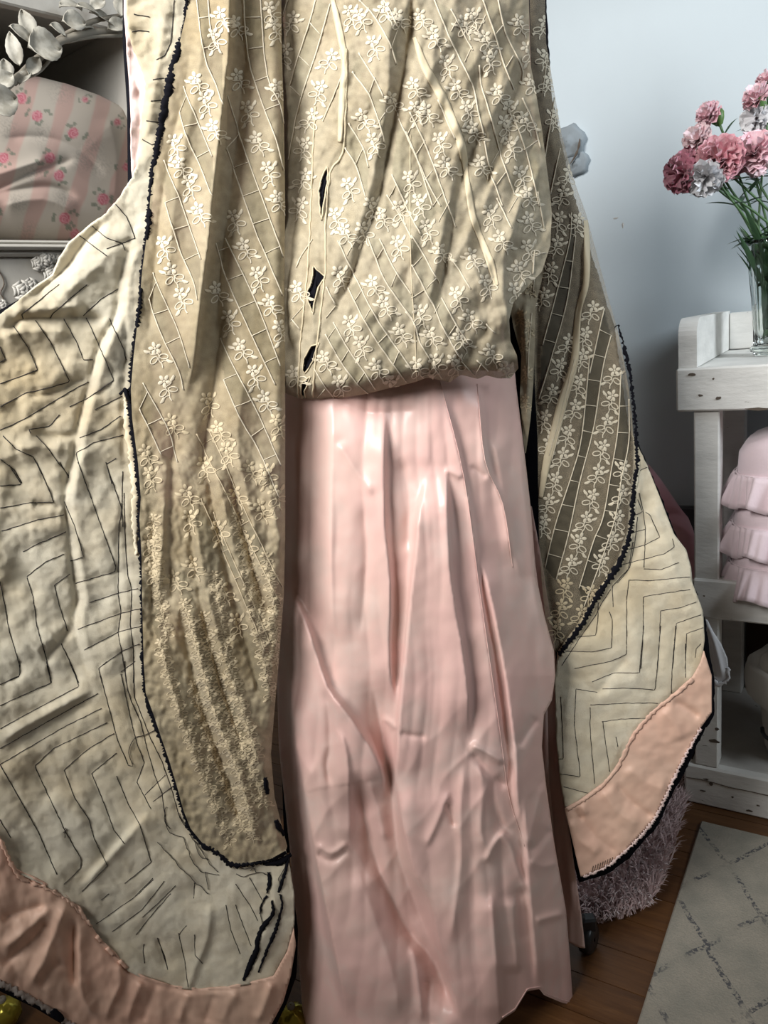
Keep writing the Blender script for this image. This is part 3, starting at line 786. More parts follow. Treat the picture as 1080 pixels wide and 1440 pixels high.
# ---- left front: embroidered net lining
TRIM_L = [(268, -200), (262, 20), (250, 70), (240, 110), (228, 165), (216, 235), (213, 260), (208, 320), (200, 380), (196, 430), (188, 500), (184, 548), (186, 590), (194, 650), (198, 700), (196, 730), (199, 780),
          (200, 850), (202, 930), (205, 975), (216, 1005), (226, 1035), (238, 1070), (250, 1110), (258, 1140), (268, 1165), (284, 1185), (305, 1198), (326, 1214), (350, 1213), (380, 1208), (402, 1196)]
LR = [(404, 1190), (396, 1160), (386, 1120), (381, 1060), (386, 1000), (392, 930), (399, 840), (401, 760), (401, 640), (401, 520), (400, 400), (401, 280), (399, 160), (396, 60), (394, -200)]
LL = TRIM_L + LR
lace_folds = [
    ([(326, -200), (322, 60), (318, 100), (312, 160), (305, 225), (298, 285), (294, 330), (286, 394), (279, 454), (272, 513), (258, 562)], 0.026, 26, 4),
    ([(345, 60), (338, 150), (325, 260), (312, 370), (303, 470), (296, 560)], -0.012, 12, 16),
    ([(290, -10), (284, 60), (270, 150), (250, 250), (238, 350), (228, 450)], 0.010, 20, 20),
    ([(272, 40), (262, 120), (240, 210), (226, 300), (216, 400), (206, 500)], -0.007, 10, 10),
    ([(394, 0), (396, 200), (397, 400), (397, 600), (396, 760), (388, 930), (380, 1050)], 0.010, 14, 8),
    ([(320, 430), (305, 520), (292, 600), (280, 680)], -0.014, 10, 12), ([(345, 520), (335, 600), (335, 680)], 0.006, 16, 14),
    ([(262, 830), (282, 930), (305, 1010), (342, 1105), (360, 1190)], 0.014, 11, 15), ([(250, 840), (268, 930), (290, 1010), (322, 1100), (340, 1170)], -0.012, 9, 9),
    ([(270, 700), (290, 830), (322, 950), (365, 1075), (376, 1120)], 0.013, 12, 15), ([(262, 700), (282, 840), (308, 950), (346, 1065)], -0.010, 8, 8),
    ([(300, 640), (328, 770), (366, 920), (384, 1010)], 0.012, 13, 14), ([(286, 640), (312, 770), (345, 900), (372, 1000)], -0.011, 8, 8),
    ([(330, 620), (358, 740), (392, 870)], 0.012, 12, 14), ([(322, 660), (345, 760), (378, 870)], -0.010, 7, 8),
    ([(222, 880), (240, 960), (272, 1060), (318, 1180)], 0.010, 10, 12), ([(236, 640), (230, 740), (222, 840)], 0.009, 12, 10), ([(216, 700), (214, 800), (216, 900)], -0.006, 8, 8),
    ([(245, 600), (238, 700), (238, 800), (244, 860)], -0.010, 8, 10), ([(365, 640), (385, 720), (398, 780)], 0.009, 10, 10),
]
def ll_depth(x, y):
    base = 1.035 + 0.00016 * (x - 300) - 0.02 * np.exp(-((y - 800) / 420) ** 2)
    low = np.clip((y - 560) / 160, 0, 1)
    h = folds(x, y, lace_folds) + 0.004 * fbm(x / 50, y / 120, 31, 2)
    h = h + (0.0014 + 0.0032 * low) * fbm(x / (11 + 0 * y), y / 16, 35, 2) + 0.0016 * low * vnoise(x / 5, y / 5.5, 8)
    rd, _ = poly_dist(x, y, LR)
    edge = np.clip(1 - np.abs(rd) / 16, 0, 1)
    return base - h * 1.25 + 0.02 * edge ** 2
ll_s = Surf(LL, ll_depth)
L_pairs = [
    ([(287, -200), (295, 30), (313, 76)], [(277, 0), (288, 80), (305, 121), (313, 147)]),
    ([(258, 121), (272, 156), (299, 220)], [(253, 158), (265, 199), (281, 231), (298, 275)]),
    ([(230, 225), (249, 270), (269, 325), (283, 365)], [(233, 285), (251, 347), (272, 394), (278, 422)]),
    ([(215, 383), (230, 418), (251, 465), (267, 517)], [(209, 420), (227, 470), (251, 520), (258, 548)]),
    ([(201, 538), (218, 569), (237, 605), (250, 650)], [(196, 575), (211, 605), (227, 640)]),
    ([(359, -200), (371, 73), (393, 147), (398, 174)], [(338, -200), (345, 46), (363, 128), (386, 190), (398, 240)]),
    ([(319, 135), (338, 193), (359, 252), (386, 325), (398, 362)], [(318, 208), (345, 284), (361, 330), (378, 368), (397, 416)]),
    ([(317, 335), (355, 413), (380, 475), (394, 515)], [(303, 342), (317, 387), (350, 463), (387, 541)]),
    ([(310, 475), (333, 524), (367, 590), (395, 655)], [(315, 534), (340, 593), (364, 633), (392, 700)]),
    ([(294, 604), (316, 650), (340, 706), (372, 775), (396, 825)], [(276, 610), (305, 668), (334, 728), (370, 800), (394, 850)]),
    ([(300, 720), (330, 790), (352, 840), (380, 905)], [(282, 700), (312, 770), (340, 835), (372, 915)]),
]
L_pairs_more = [([(262, 640), (280, 700), (310, 780), (345, 870), (385, 960)], [(250, 660), (268, 720), (297, 800), (330, 890), (370, 985)]), ([(222, 850), (250, 930), (285, 1020), (330, 1120)], [(212, 870), (238, 950), (272, 1040), (312, 1140)]), ([(258, 800), (285, 880), (318, 970), (362, 1070)], [(248, 815), (272, 895), (305, 985), (345, 1085)])]
lp = cloth('net_lining', ll_s, M['lace_gold'], coat, 2.2, thick=0.0, col=net_weave(L_pairs + L_pairs_more, 0.83))
ll_under = Surf(LL, lambda x, y: 1.035 + 0.00016 * (x - 300) - 0.02 * np.exp(-((y - 800) / 420) ** 2) + 0.034 - 1.2 * folds(x, y, lace_folds[:2]))
cloth('interlining', ll_under, M['lining'], coat, 8, poly=[(x + (3 if x < 300 else -4), y) for x, y in LL], thick=0.001)
I1 = (180, 0, 4.363); I2 = (180, 300, 4.233); I3 = (180, 600, 4.5)
for A, B in L_pairs:
    A = [tuple(q) for q in A]; B = [tuple(q) for q in B]
    mt = M['thread'] if A[0][1] < 560 else M['thread_dim']
    cord('woven_cord', ll_s, A, 0.00085, 0.0009, mt, lp); cord('woven_cord', ll_s, B, 0.00085, 0.0009, mt, lp)
    crossbars(ll_s, A, B, 42, mt, lp, 14)
L_flowers = [(385, 34), (333, 105), (346, 150), (360, 193), (375, 235), (389, 276), (327, 303), (342, 343), (360, 383), (378, 422), (392, 458), (303, 404), (320, 444), (337, 484), (355, 521),
             (371, 557), (388, 590), (310, 18), (303, 60) if False else (300, 48), (275, 110), (287, 137), (299, 176), (243, 197), (252, 228), (264, 254), (278, 293), (228, 340), (240, 378), (253, 413), (218, 490),
             (231, 536), (204, 633), (209, 664), (240, 590), (290, 560), (306, 600), (330, 560) if False else (318, 630), (350, 655), (285, 650), (262, 690), (265, 725), (330, 690), (305, 740), (245, 810),
             (208, 760), (213, 800), (385, 690), (365, 710), (345, 760), (312, 825), (330, 870), (270, 790), (390, 385) if False else (372, 660), (388, 120), (378, 10), (330, 30)]
for k, (x, y) in enumerate(L_flowers):
    sprig('embroidered_sprig', ll_s, x, y, (0.40, 1), 1.05, M['thread'] if y < 560 else M['thread_dim'], lp, k)
# gathered lower part: close rows of looped embroidery
rs = np.random.RandomState(11)
for row in ([(258, 845), (282, 930), (305, 1010), (342, 1105), (356, 1180)], [(300, 800), (322, 930), (360, 1060)], [(345, 780), (366, 900), (382, 985)], [(224, 900), (248, 985), (280, 1070), (322, 1180)],
            [(372, 780), (386, 850), (389, 930)], [(215, 720), (222, 820), (236, 900)], [(330, 720), (350, 800), (372, 890)], [(284, 860), (308, 960), (345, 1060), (372, 1130)], [(270, 960), (300, 1060), (340, 1160)]):
    vine(ll_s, row, M['thread_dim'], lp, 0.62, 27, np.array(LL), 1.25, start=rs.randint(0, 8))

# ---- left front: quilted cream lining
QL = [(182, -200), (178, 20), (184, 60), (198, 95), (205, 120), (200, 150), (196, 190), (192, 235), (186, 250), (170, 275), (150, 300), (125, 320), (98, 342), (85, 362), (75, 388), (40, 412), (0, 442), (-40, 462), (-90, 478),
      (-130, 500), (-140, 800), (-140, 1130), (-60, 1150), (0, 1180), (12, 1210), (25, 1228), (60, 1244), (92, 1262), (110, 1278), (125, 1300), (140, 1322), (160, 1342), (180, 1366), (205, 1378), (240, 1389),
      (280, 1394), (320, 1391), (355, 1384), (385, 1376), (404, 1340), (414, 1300), (414, 1260), (408, 1220), (402, 1196)] + TRIM_L[::-1][1:]
K1 = (0, 400, 4.909); K2 = (0, 650, 4.643); K3 = (0, 930, 4.0); K4 = (0, 1150, 4.5); K5 = (200, 1130, 4.5)
stitches_L = [Z(*K1, p) for p in (
    [(410, 0), (280, 105), (150, 205), (160, 235)], [(600, 0), (480, 100), (360, 205), (350, 230)], [(815, 30), (700, 100), (575, 215)], [(95, 290), (190, 430), (260, 590), (130, 640), (0, 685)],
    [(245, 250), (350, 400), (480, 670), (350, 710), (180, 750), (0, 845)], [(440, 240), (530, 400), (575, 520), (640, 520)], [(595, 230), (670, 390), (785, 660), (600, 790), (480, 845)],
    [(755, 235), (785, 300), (850, 440), (870, 520)], [(610, 670), (400, 790), (150, 940), (0, 1005)], [(410, 900), (340, 980), (200, 1000), (210, 1030)], [(840, 770), (655, 865)],
    [(830, 910), (700, 1000), (550, 1060)], [(850, 1040), (650, 1090), (525, 1165), (560, 1290), (590, 1375)], [(20, 1045), (110, 1135), (230, 1190), (320, 1375)], [(250, 1045), (330, 1130), (400, 1230), (475, 1320)],
    [(0, 1205), (100, 1280), (150, 1370)], [(800, 1200), (735, 1240), (770, 1375)], [(0, 430), (38, 520), (0, 535)])] + [Z(*K2, p) for p in (
    [(60, 20), (140, 145), (0, 155)], [(240, 0), (290, 110), (350, 260), (200, 265), (0, 300)], [(390, 0), (450, 100)], [(415, 345), (250, 375), (10, 450)], [(430, 455), (250, 530), (150, 585)],
    [(510, 0), (600, 250), (755, 680), (750, 715), (495, 790)], [(420, 255), (490, 420), (545, 620), (460, 645)], [(690, 0), (790, 290), (800, 420)], [(415, 600), (300, 650), (175, 745), (215, 880), (240, 1070), (300, 1270), (335, 1440)],
    [(455, 730), (355, 800), (385, 930), (440, 1100)], [(0, 780), (30, 930), (60, 1100), (130, 1330), (125, 1395), (20, 1440)], [(900, 825), (770, 855), (585, 915)], [(920, 955), (790, 985), (510, 1090)],
    [(920, 1070), (770, 1110), (550, 1225)], [(910, 1185), (800, 1230), (645, 1345), (665, 1440)], [(400, 1185), (470, 1330), (515, 1440)],
    [(800, 60), (795, 300), (775, 420), (770, 860), (790, 980), (770, 1110), (800, 1270), (825, 1440)], [(810, 200), (815, 460), (820, 580), (835, 740), (860, 830), (850, 1060), (870, 1230), (870, 1440)])] + [Z(*K3, p) for p in (
    [(110, 0), (110, 85), (0, 130)], [(260, 0), (285, 120), (140, 185), (0, 250)], [(390, 0), (445, 140), (200, 270), (0, 380)], [(550, 180), (300, 320), (0, 490)],
    [(570, 265), (350, 375), (0, 580), (80, 720), (215, 960), (320, 1200)], [(600, 345), (300, 490), (195, 590), (260, 730), (370, 960), (455, 1110), (455, 1160), (360, 1255)],
    [(640, 405), (500, 490), (360, 610), (420, 770), (500, 890), (530, 1000), (605, 1150), (460, 1295)], [(655, 515), (515, 630), (570, 760), (640, 950), (700, 1025)], [(655, 645), (720, 800), (785, 915), (850, 1130), (700, 1250)],
    [(600, 0), (555, 40), (610, 250), (660, 440), (720, 580)], [(700, 0), (715, 150), (740, 230), (790, 340), (830, 500), (870, 640), (910, 740), (935, 920), (960, 940)], [(680, 70), (720, 260), (760, 430), (810, 570), (770, 680), (850, 830)],
    [(750, 0), (755, 200), (850, 440), (910, 560), (960, 700), (1010, 880), (1060, 930)], [(760, 0), (680, 60)], [(0, 890), (60, 990)], [(930, 640), (815, 750)], [(975, 700), (860, 790)], [(860, 1220), (760, 1320)])] + [Z(*K4, p) for p in (
    [(970, 390), (880, 480), (610, 670)], [(1040, 400), (900, 580), (710, 720)], [(1080, 480), (980, 590), (860, 740)], [(910, 800), (905, 850), (915, 920)], [(995, 760), (1040, 870), (1060, 960)], [(690, 480), (640, 520)])] + [Z(*K5, p) for p in (
    [(100, 850), (155, 1030)], [(230, 820), (270, 1000), (290, 1160)], [(280, 770), (230, 830)], [(330, 830), (335, 960), (380, 1010)], [(530, 640), (560, 800), (620, 950)], [(590, 640), (650, 800), (690, 900)],
    [(680, 470), (760, 610)], [(590, 510), (680, 640), (730, 740)], [(330, 500), (325, 600)], [(210, 520), (90, 640), (0, 720)])] + [
    [(66, 315), (110, 330), (150, 360)], [(160, 285), (178, 305), (190, 335)], [(130, 318), (150, 335), (172, 342), (176, 352)], [(188, 20), (196, 22), (210, 24)], [(186, 45), (196, 43), (210, 45)], [(215, 112), (230, 110)], [(212, 142), (228, 141)], [(206, 170), (224, 172)],
    [(245, 0), (243, 30), (240, 60), (232, 78), (220, 84)], [(200, 196), (214, 204), (222, 200)], [(150, 350), (190, 335)]]
stitch_valleys = [(p, -0.0022, 4.0, 4.0) for p in stitches_L]
SEAM_L = Z(*K1, [(820, 0), (800, 200), (680, 430), (610, 700), (530, 1000), (510, 1180), (490, 1280)]) + Z(*K2, [(465, 0), (420, 240), (450, 480), (480, 750), (505, 900), (480, 1070), (590, 1440)])
SEAM_L = [(193, 300), (180, 350)] + SEAM_L
ql_folds = [
    (SEAM_L, -0.007, 5, 4), ([(x + 14, y) for x, y in SEAM_L], 0.007, 6, 16),
    (Z(*K1, [(0, 300), (80, 285), (160, 240), (350, 235), (560, 230), (760, 235)]), -0.016, 8, 8), (Z(*K1, [(60, 200), (300, 170), (600, 150)]), 0.012, 16, 14), (Z(*K1, [(0, 360), (200, 320), (500, 330)]), 0.010, 12, 18),
    (Z(*K1, [(170, 770), (350, 755), (490, 690), (630, 630)]), -0.010, 7, 7), (Z(*K1, [(200, 1020), (420, 1050), (530, 1030)]), -0.011, 6, 6), (Z(*K1, [(100, 1130), (300, 1125), (450, 1140)]), 0.009, 10, 14),
    (Z(*K2, [(200, 270), (320, 285), (410, 295)]), -0.009, 6, 6), (Z(*K2, [(180, 440), (330, 420), (440, 380)]), 0.006, 12, 12), (Z(*K2, [(280, 1310), (400, 1170), (480, 1060)]), -0.009, 6, 6), (Z(*K2, [(220, 1240), (360, 1120)]), 0.006, 10, 10),
    (Z(*K3, [(0, 450), (300, 275), (540, 150)]), 0.011, 7, 10), (Z(*K3, [(0, 530), (300, 350), (540, 210)]), -0.007, 8, 8),
    (Z(*K3, [(460, 1270), (700, 1010), (850, 840)]), 0.013, 14, 4), ([(60, 1120), (110, 1150), (150, 1200)], 0.006, 20, 20),
    ([(190, 100), (198, 160), (192, 230)], -0.006, 6, 6), ([(230, 20), (220, 110), (205, 200)], 0.008, 14, 12), ([(150, 310), (120, 340), (90, 380), (40, 420)], -0.02, 16, 6), ([(170, 340), (130, 380), (80, 420)], 0.012, 20, 20),
    (Z(*K1, [(840, 100), (870, 400), (850, 700), (850, 1000), (850, 1300)]), -0.004, 4, 4), (Z(*K5, [(430, 620), (410, 850), (330, 1050), (270, 1230)]), 0.008, 8, 5), (Z(*K5, [(830, 430), (840, 600), (780, 800), (700, 1000)]), 0.006, 12, 12),
    ([(0, 620), (60, 640), (90, 680)], 0.008, 24, 20), ([(0, 800), (60, 820), (110, 870)], -0.005, 20, 20),
]
def ql_depth(x, y):
    base = np.interp(x, [-140, 0, 100, 190, 260, 330, 410], [0.90, 0.945, 0.985, 1.015, 1.03, 1.035, 1.06])
    base = base - 0.03 * np.clip((y - 900) / 500, 0, 1) * np.clip((300 - x) / 300, 0, 1)
    h = folds(x, y, ql_folds) + folds(x, y, stitch_valleys) + 0.013 * fbm(x / 80, y / 70, 41, 2) + 0.004 * fbm(x / 22, y / 20, 44, 2) + 0.0013 * vnoise(x / 6, y / 6, 2)
    return base - h * 0.85
ql_s = Surf(QL, ql_depth)
ql = cloth('quilted_lining', ql_s, M['quilt'], coat, 2.6, thick=0.003)
for p in stitches_L: cord('quilting_stitch', ql_s, p, 0.00062, 0.0003, M['stitch'], ql, seg=3.0, wob=0.9, sm=False)
for p in ([(270, 250), (340, 390), (400, 430), (490, 445)], [(330, 230), (370, 330), (420, 350)], [(150, 20), (140, 90), (175, 180), (250, 210), (270, 250)], [(100, 240), (190, 340), (260, 420), (420, 570)], [(400, 430), (420, 540)],
          [(300, 190), (380, 300), (440, 390), (480, 430)], [(590, 440), (650, 460), (720, 430), (790, 445)], [(600, 380), (640, 410), (700, 400), (720, 430)], [(690, 340), (710, 380), (690, 420)], [(230, 60), (250, 110), (290, 160)],
          [(880, 350), (900, 400), (860, 470), (880, 520)], [(770, 590), (750, 680), (760, 760)]):
    cord('loose_thread', ql_s, Z(*K5, p), 0.0006, 0.0018, M['stitch'], ql, wob=3.0, seg=3)
for p in ([(745, 575), (725, 500), (755, 430), (820, 410), (880, 380)], [(720, 580), (745, 590), (740, 560)], [(370, 930), (360, 990)], [(355, 960), (380, 940)]):
    cord('loose_thread', ql_s, Z(*K3, p), 0.0006, 0.0015, M['stitch'], ql, wob=1.5, seg=3)
# slashes in the lining that show the black velvet
for pts, w in (([(850, 110), (870, 160), (900, 195)], [6, 8, 4]), ([(885, 215), (850, 270), (815, 325)], [4, 8, 5]), ([(760, 378), (820, 375), (880, 365), (945, 315)], [3, 6, 10, 4]), ([(800, 430), (805, 500), (788, 565)], [3, 5, 2]),
               ([(930, 340), (900, 440), (860, 560)], [3, 4, 3]), ([(822, 610), (826, 690), (770, 770), (740, 830), (720, 930), (672, 1040), (640, 1118)], [2, 4, 6, 5, 7, 7, 2]), ([(870, 570), (882, 650), (842, 800), (790, 920), (735, 1065)], [1.5, 2.5, 4, 3, 1.5]),
               ([(745, 690), (755, 640), (790, 580)], [1.5, 2, 1.5])):
    ribbon('velvet_slash', ql_s, Z(*K5, pts), w, 0.0012, M['velvet'], ql, rag=1.8, seg=2.5, across=2)
for pts, w in (([(770, 850), (775, 900), (785, 945)], [3, 6, 4]), ([(830, 1090), (845, 1130), (880, 1170)], [4, 7, 4])):
    ribbon('velvet_slash', ll_s, Z(180, 880, 4.0, pts), w, 0.0012, M['velvet'], lp, rag=1.5, seg=2.5, across=2)
# frayed white edge and velvet trim along the net lining
fr = [(x - 7, y) for x, y in TRIM_L if 520 < y < 800]
ribbon('frayed_edge', ql_s, fr, [1] + [9] * (len(fr) - 2) + [1], 0.001, M['quilt'], ql, rag=4.0, seg=3.5, across=5, dome=0.0015)
tw = [5, 5, 8, 11, 10, 6, 5, 6, 5, 4, 6, 5, 9, 9, 8, 6, 5, 5, 4, 4, 9, 6, 5, 5, 4, 5, 5, 4, 5, 3, 4, 5]
ribbon('velvet_trim', ql_s, TRIM_L, tw, 0.003, M['velvet'], coat, rag=4.2, seg=1.8, across=3, dome=0.0015)
ribbon('velvet_tuft', ql_s, Z(*K1, [(820, 750), (865, 715), (880, 760), (905, 810)]), [2, 4, 4, 5], 0.004, M['velvet'], ql, rag=1.0)
ribbon('velvet_tuft', ql_s, [(214, 1000), (222, 1010), (232, 1016)], [7, 13, 8], 0.004, M['velvet'], ql, rag=2.0)
ribbon('velvet_tuft', ql_s, [(212, 996), (220, 991), (225, 990)], [3, 3, 2], 0.004, M['velvet'], ql, rag=0.5)

# ---- pink inner strip and hem band on the left
PS = [(176, -200), (174, 20), (178, 60), (181, 110), (184, 170), (184, 215), (186, 254), (196, 236), (199, 190), (203, 150), (208, 120), (200, 92), (187, 58), (182, 20), (186, -200)]
ps_s = Surf(PS, lambda x, y: ql_depth(x, y) + 0.006 - 0.0035 * fbm(x / 14, y / 30, 6, 2))
cloth('satin_facing', ps_s, M['facing'], coat, 3, thick=0.0015)
HB = [(-140, 1120), (-60, 1146), (0, 1176), (12, 1206), (25, 1224), (60, 1240), (92, 1258), (112, 1276), (126, 1298), (141, 1320), (161, 1340), (181, 1363), (205, 1375), (240, 1386), (280, 1391), (320, 1388), (355, 1381), (385, 1373), (404, 1338), (413, 1305),
      (416, 1330), (409, 1372), (398, 1410), (382, 1440), (370, 1462), (150, 1462), (128, 1452), (100, 1440), (80, 1424), (60, 1412), (40, 1402), (20, 1390), (0, 1380), (-60, 1350), (-140, 1330)]
hb_folds = [(Z(*K4, p), a, l, r) for p, a, l, r in (
    ([(430, 520), (340, 740), (260, 930), (170, 1080)], 0.014, 10, 16), ([(330, 560), (150, 730), (0, 850)], 0.011, 12, 10), ([(300, 545), (120, 600), (0, 650)], -0.010, 8, 8), ([(310, 640), (200, 780), (0, 940)], -0.011, 8, 8),
    ([(500, 600), (495, 800), (500, 1000), (540, 1180), (640, 1260)], 0.011, 4, 14), ([(470, 640), (470, 900), (480, 1080)], -0.010, 8, 5), ([(750, 900), (762, 1050), (700, 1180), (665, 1300)], 0.008, 12, 4),
    ([(900, 1020), (850, 1150), (800, 1305)], 0.008, 8, 8), ([(1000, 1040), (940, 1180), (900, 1305)], -0.006, 8, 8), ([(400, 900), (300, 1000), (250, 1090)], -0.006, 8, 8))]
hb_folds += [(Z(*K5, p), a, l, r) for p, a, l, r in (([(830, 1120), (790, 1230), (720, 1395)], 0.009, 6, 6), ([(300, 1190), (260, 1290), (230, 1395)], 0.007, 6, 6), ([(600, 1190), (540, 1290), (500, 1395)], 0.006, 10, 8), ([(450, 1200), (400, 1395)], -0.006, 8, 8), ([(930, 1130), (900, 1250), (840, 1380)], -0.006, 8, 8))]
hb_folds += [([(0, 1180), (25, 1228), (92, 1262), (125, 1300), (180, 1366), (240, 1389), (320, 1391), (385, 1376)], -0.005, 4, 5)]
def hb_depth(x, y):
    base = np.interp(x, [-140, 0, 100, 190, 260, 330, 410], [0.90, 0.945, 0.985, 1.015, 1.03, 1.035, 1.06]) - 0.03 * np.clip((y - 900) / 500, 0, 1) * np.clip((300 - x) / 300, 0, 1)
    return base - 0.006 - 0.85 * (folds(x, y, hb_folds) + 0.006 * fbm(x / 45, y / 60, 51, 2) + 0.003 * fbm(x / 14, y / 22, 52, 2))
hb_s = Surf(HB, hb_depth)
hb = cloth('hem_band', hb_s, M['border'], coat, 2.8, thick=0.0018)
ribbon('frayed_hem', hb_s, [(-60, 1352), (0, 1382), (20, 1392), (40, 1404), (60, 1414), (80, 1426), (100, 1442), (120, 1452)], 7, 0.001, mat_new('grey_frayed_threads', (0.34, 0.30, 0.27), 0.9), hb, rag=5.0, seg=2.5, across=2)
ribbon('velvet_tuft', hb_s, [(72, 1418), (80, 1426), (88, 1432)], [8, 13, 6], 0.003, M['velvet'], hb, rag=3)
ribbon('gathered_seam', hb_s, [(0, 1180), (25, 1230), (60, 1246), (92, 1263), (112, 1282), (128, 1302)], 4, 0.001, M['border'], hb, rag=4, seg=3, across=3, dome=0.0015)
for p in ([(135, 1316), (142, 1324)], [(150, 1332), (160, 1342)], [(168, 1350), (178, 1360)]): cord('gather_pucker', hb_s, p, 0.0035, 0.001, M['border'], hb, seg=3)
# ---- velvet outside of the left front
VL = [(188, -200), (172, -200), (172, 60), (178, 150), (179, 255), (120, 330), (60, 410), (-140, 520), (-140, 1350), (-60, 1366), (0, 1396), (50, 1420), (100, 1452), (120, 1470), (384, 1466), (404, 1416), (416, 1372), (418, 1300), (404, 1200), (330, 1210), (205, 990), (186, 560), (240, 110), (262, -200)]
VL = [(262, -200), (172, -200), (173, 60), (179, 150), (180, 258), (172, 280), (140, 320), (100, 350), (80, 392), (-130, 508), (-140, 1345), (-60, 1362), (0, 1394), (50, 1418), (100, 1448), (118, 1466), (376, 1466), (402, 1414), (417, 1372), (419, 1310), (406, 1200), (330, 1206), (210, 985), (190, 560), (244, 110)]
vl_s = Surf(VL, lambda x, y: np.interp(x, [-140, 0, 100, 190, 260, 330, 410], [0.90, 0.945, 0.985, 1.015, 1.03, 1.035, 1.06]) - 0.03 * np.clip((y - 900) / 500, 0, 1) * np.clip((300 - x) / 300, 0, 1) + 0.036)
cloth('velvet_outside', vl_s, M['velvet'], coat, 8, thick=0.003)

# ---- right front: sheer net lining
TRIM_R = [(868, 462), (878, 510), (884, 545), (889, 590), (892, 640), (891, 664), (887, 690), (883, 744), (868, 789), (837, 838), (812, 880), (784, 918)]
RL = [(740, -200), (761, -200), (768, 60), (778, 120), (790, 190), (806, 250), (824, 300), (840, 360), (856, 420)] + TRIM_R + [(778, 915), (768, 880), (762, 820), (758, 760), (757, 700), (756, 620), (752, 540), (750, 460), (752, 400), (764, 360), (768, 300), (760, 230), (748, 130)]
rl_folds = [([(770, 0), (782, 140), (800, 260), (822, 330), (824, 400), (808, 505), (788, 565), (766, 680), (757, 740)], 0.008, 12, 16), ([(800, 220), (815, 300), (816, 400), (798, 500), (775, 580)], -0.006, 8, 8),
            ([(860, 460), (872, 540), (876, 640), (868, 720), (840, 800)], 0.006, 16, 10), ([(840, 480), (842, 600), (820, 720), (790, 840)], 0.005, 20, 20), ([(762, 240), (764, 330), (756, 420), (754, 540), (758, 640)], -0.012, 8, 10),
            ([(770, 700), (766, 800), (780, 890)], -0.006, 8, 12), ([(800, 780), (790, 850), (785, 900)], 0.005, 10, 10)]
def rl_depth(x, y):
    base = 1.235 - 0.02 * np.exp(-((y - 600) / 300) ** 2) + 0.0001 * (x - 800)
    ed, _ = poly_dist(x, y, RL[1:10])
    return base - 0.85 * (folds(x, y, rl_folds) + 0.004 * fbm(x / 40, y / 90, 61, 2) + 0.001 * vnoise(x / 8, y / 9, 3)) + 0.03 * np.clip(1 - np.abs(ed) / 18, 0, 1) ** 2
rl_s = Surf(RL, rl_depth)
R_cords = [[(829, 500), (818, 612), (804, 667), (782, 734), (766, 798)], [(849, 434), (839, 480), (829, 525)], [(859, 472), (847, 520), (835, 600), (815, 678), (799, 753), (782, 815)], [(873, 521), (869, 602), (859, 664), (848, 727), (834, 762), (814, 827)],
           [(884, 561), (884, 620), (874, 671), (865, 727), (848, 780), (821, 853)], [(803, 299), (801, 337), (785, 402), (763, 485)], [(809, 331), (798, 418), (777, 496), (758, 561)], [(779, 138), (766, 224)], [(787, 209), (774, 273)], [(772, 60), (762, 130)]]
rp = cloth('net_lining', rl_s, M['lace_sheer'], coat, 2.2, thick=0.0, col=net_weave([(R_cords[0], R_cords[2]), (R_cords[1], R_cords[2]), (R_cords[3], R_cords[4]), (R_cords[5], R_cords[6])], 0.70))
for p in R_cords: cord('woven_cord', rl_s, p, 0.00095, 0.0009, M['thread'], rp)
crossbars(rl_s, [(849, 434), (839, 480), (829, 520), (818, 612), (804, 667), (782, 734), (766, 798)], R_cords[2], 36, M['thread'], rp, 30)
crossbars(rl_s, R_cords[3], R_cords[4], 37, M['thread'], rp, 50); crossbars(rl_s, R_cords[5], R_cords[6], 38, M['thread'], rp, 30)
ribbon('seam_tape', rl_s, [(823, 310), (825, 350), (824, 399), (813, 440), (808, 507), (792, 561), (780, 610), (769, 650), (760, 700)], [6, 8, 8, 9, 10, 13, 13, 11, 6], 0.0008, M['tape'], rp, dome=0.0002)
for p in ([(812, 505), (797, 561), (775, 648)], [(808, 505), (793, 561), (772, 640)]): cord('seam_thread', rl_s, p, 0.0006, 0.0016, M['thread'], rp)
for k, (x, y) in enumerate([(834, 431), (824, 467), (820, 498), (815, 534), (809, 569), (800, 605), (792, 637), (782, 671), (772, 702), (766, 731), (864, 521), (861, 556), (854, 590), (849, 626), (842, 660), (834, 695), (825, 727), (816, 757),
                            (804, 788), (797, 820), (790, 850), (785, 878), (792, 269), (788, 305), (784, 339), (776, 376), (765, 412), (813, 307), (800, 477), (789, 511), (777, 548), (767, 584), (876, 690), (870, 725), (862, 755), (848, 785),
                            (765, 30), (768, 75), (772, 110), (782, 160), (800, 240), (832, 830), (818, 858), (878, 655), (772, 620)]):
    sprig('embroidered_sprig', rl_s, x, y, (-0.26, 1), 0.95, M['thread'] if y < 800 else M['thread_dim'], rp, k)
# the gathered net fold between blouse and front edge
DR = [(716, 425), (740, 404), (760, 382), (768, 350), (764, 384), (753, 432), (752, 480), (750, 540), (746, 590), (739, 642), (735, 610), (731, 560), (733, 500), (722, 460)]
dr_s = Surf(DR, lambda x, y: 1.175 - 0.8 * (folds(x, y, [([(740, 410), (738, 470), (742, 540), (740, 620)], 0.014, 10, 10), ([(728, 440), (733, 490), (738, 560)], -0.006, 5, 5)]) + 0.004 * fbm(x / 14, y / 18, 71, 2)) + 0.00006 * (y - 400))
dr = cloth('net_fold', dr_s, M['lace'], coat, 2.5, thick=0.0, col=net_weave([], 1))
for k, (x, y) in enumerate([(732, 440), (742, 455), (736, 480), (745, 400), (740, 520), (739, 560)]): sprig('embroidered_sprig', dr_s, x, y, (0.05, 1), 0.72, M['thread_dim'], dr, k, squash=0.8)
for p in ([(747, 440), (743, 490), (742, 530)], [(751, 385), (750, 410)]): cord('woven_cord', dr_s, p, 0.0008, 0.0009, M['thread'], dr)
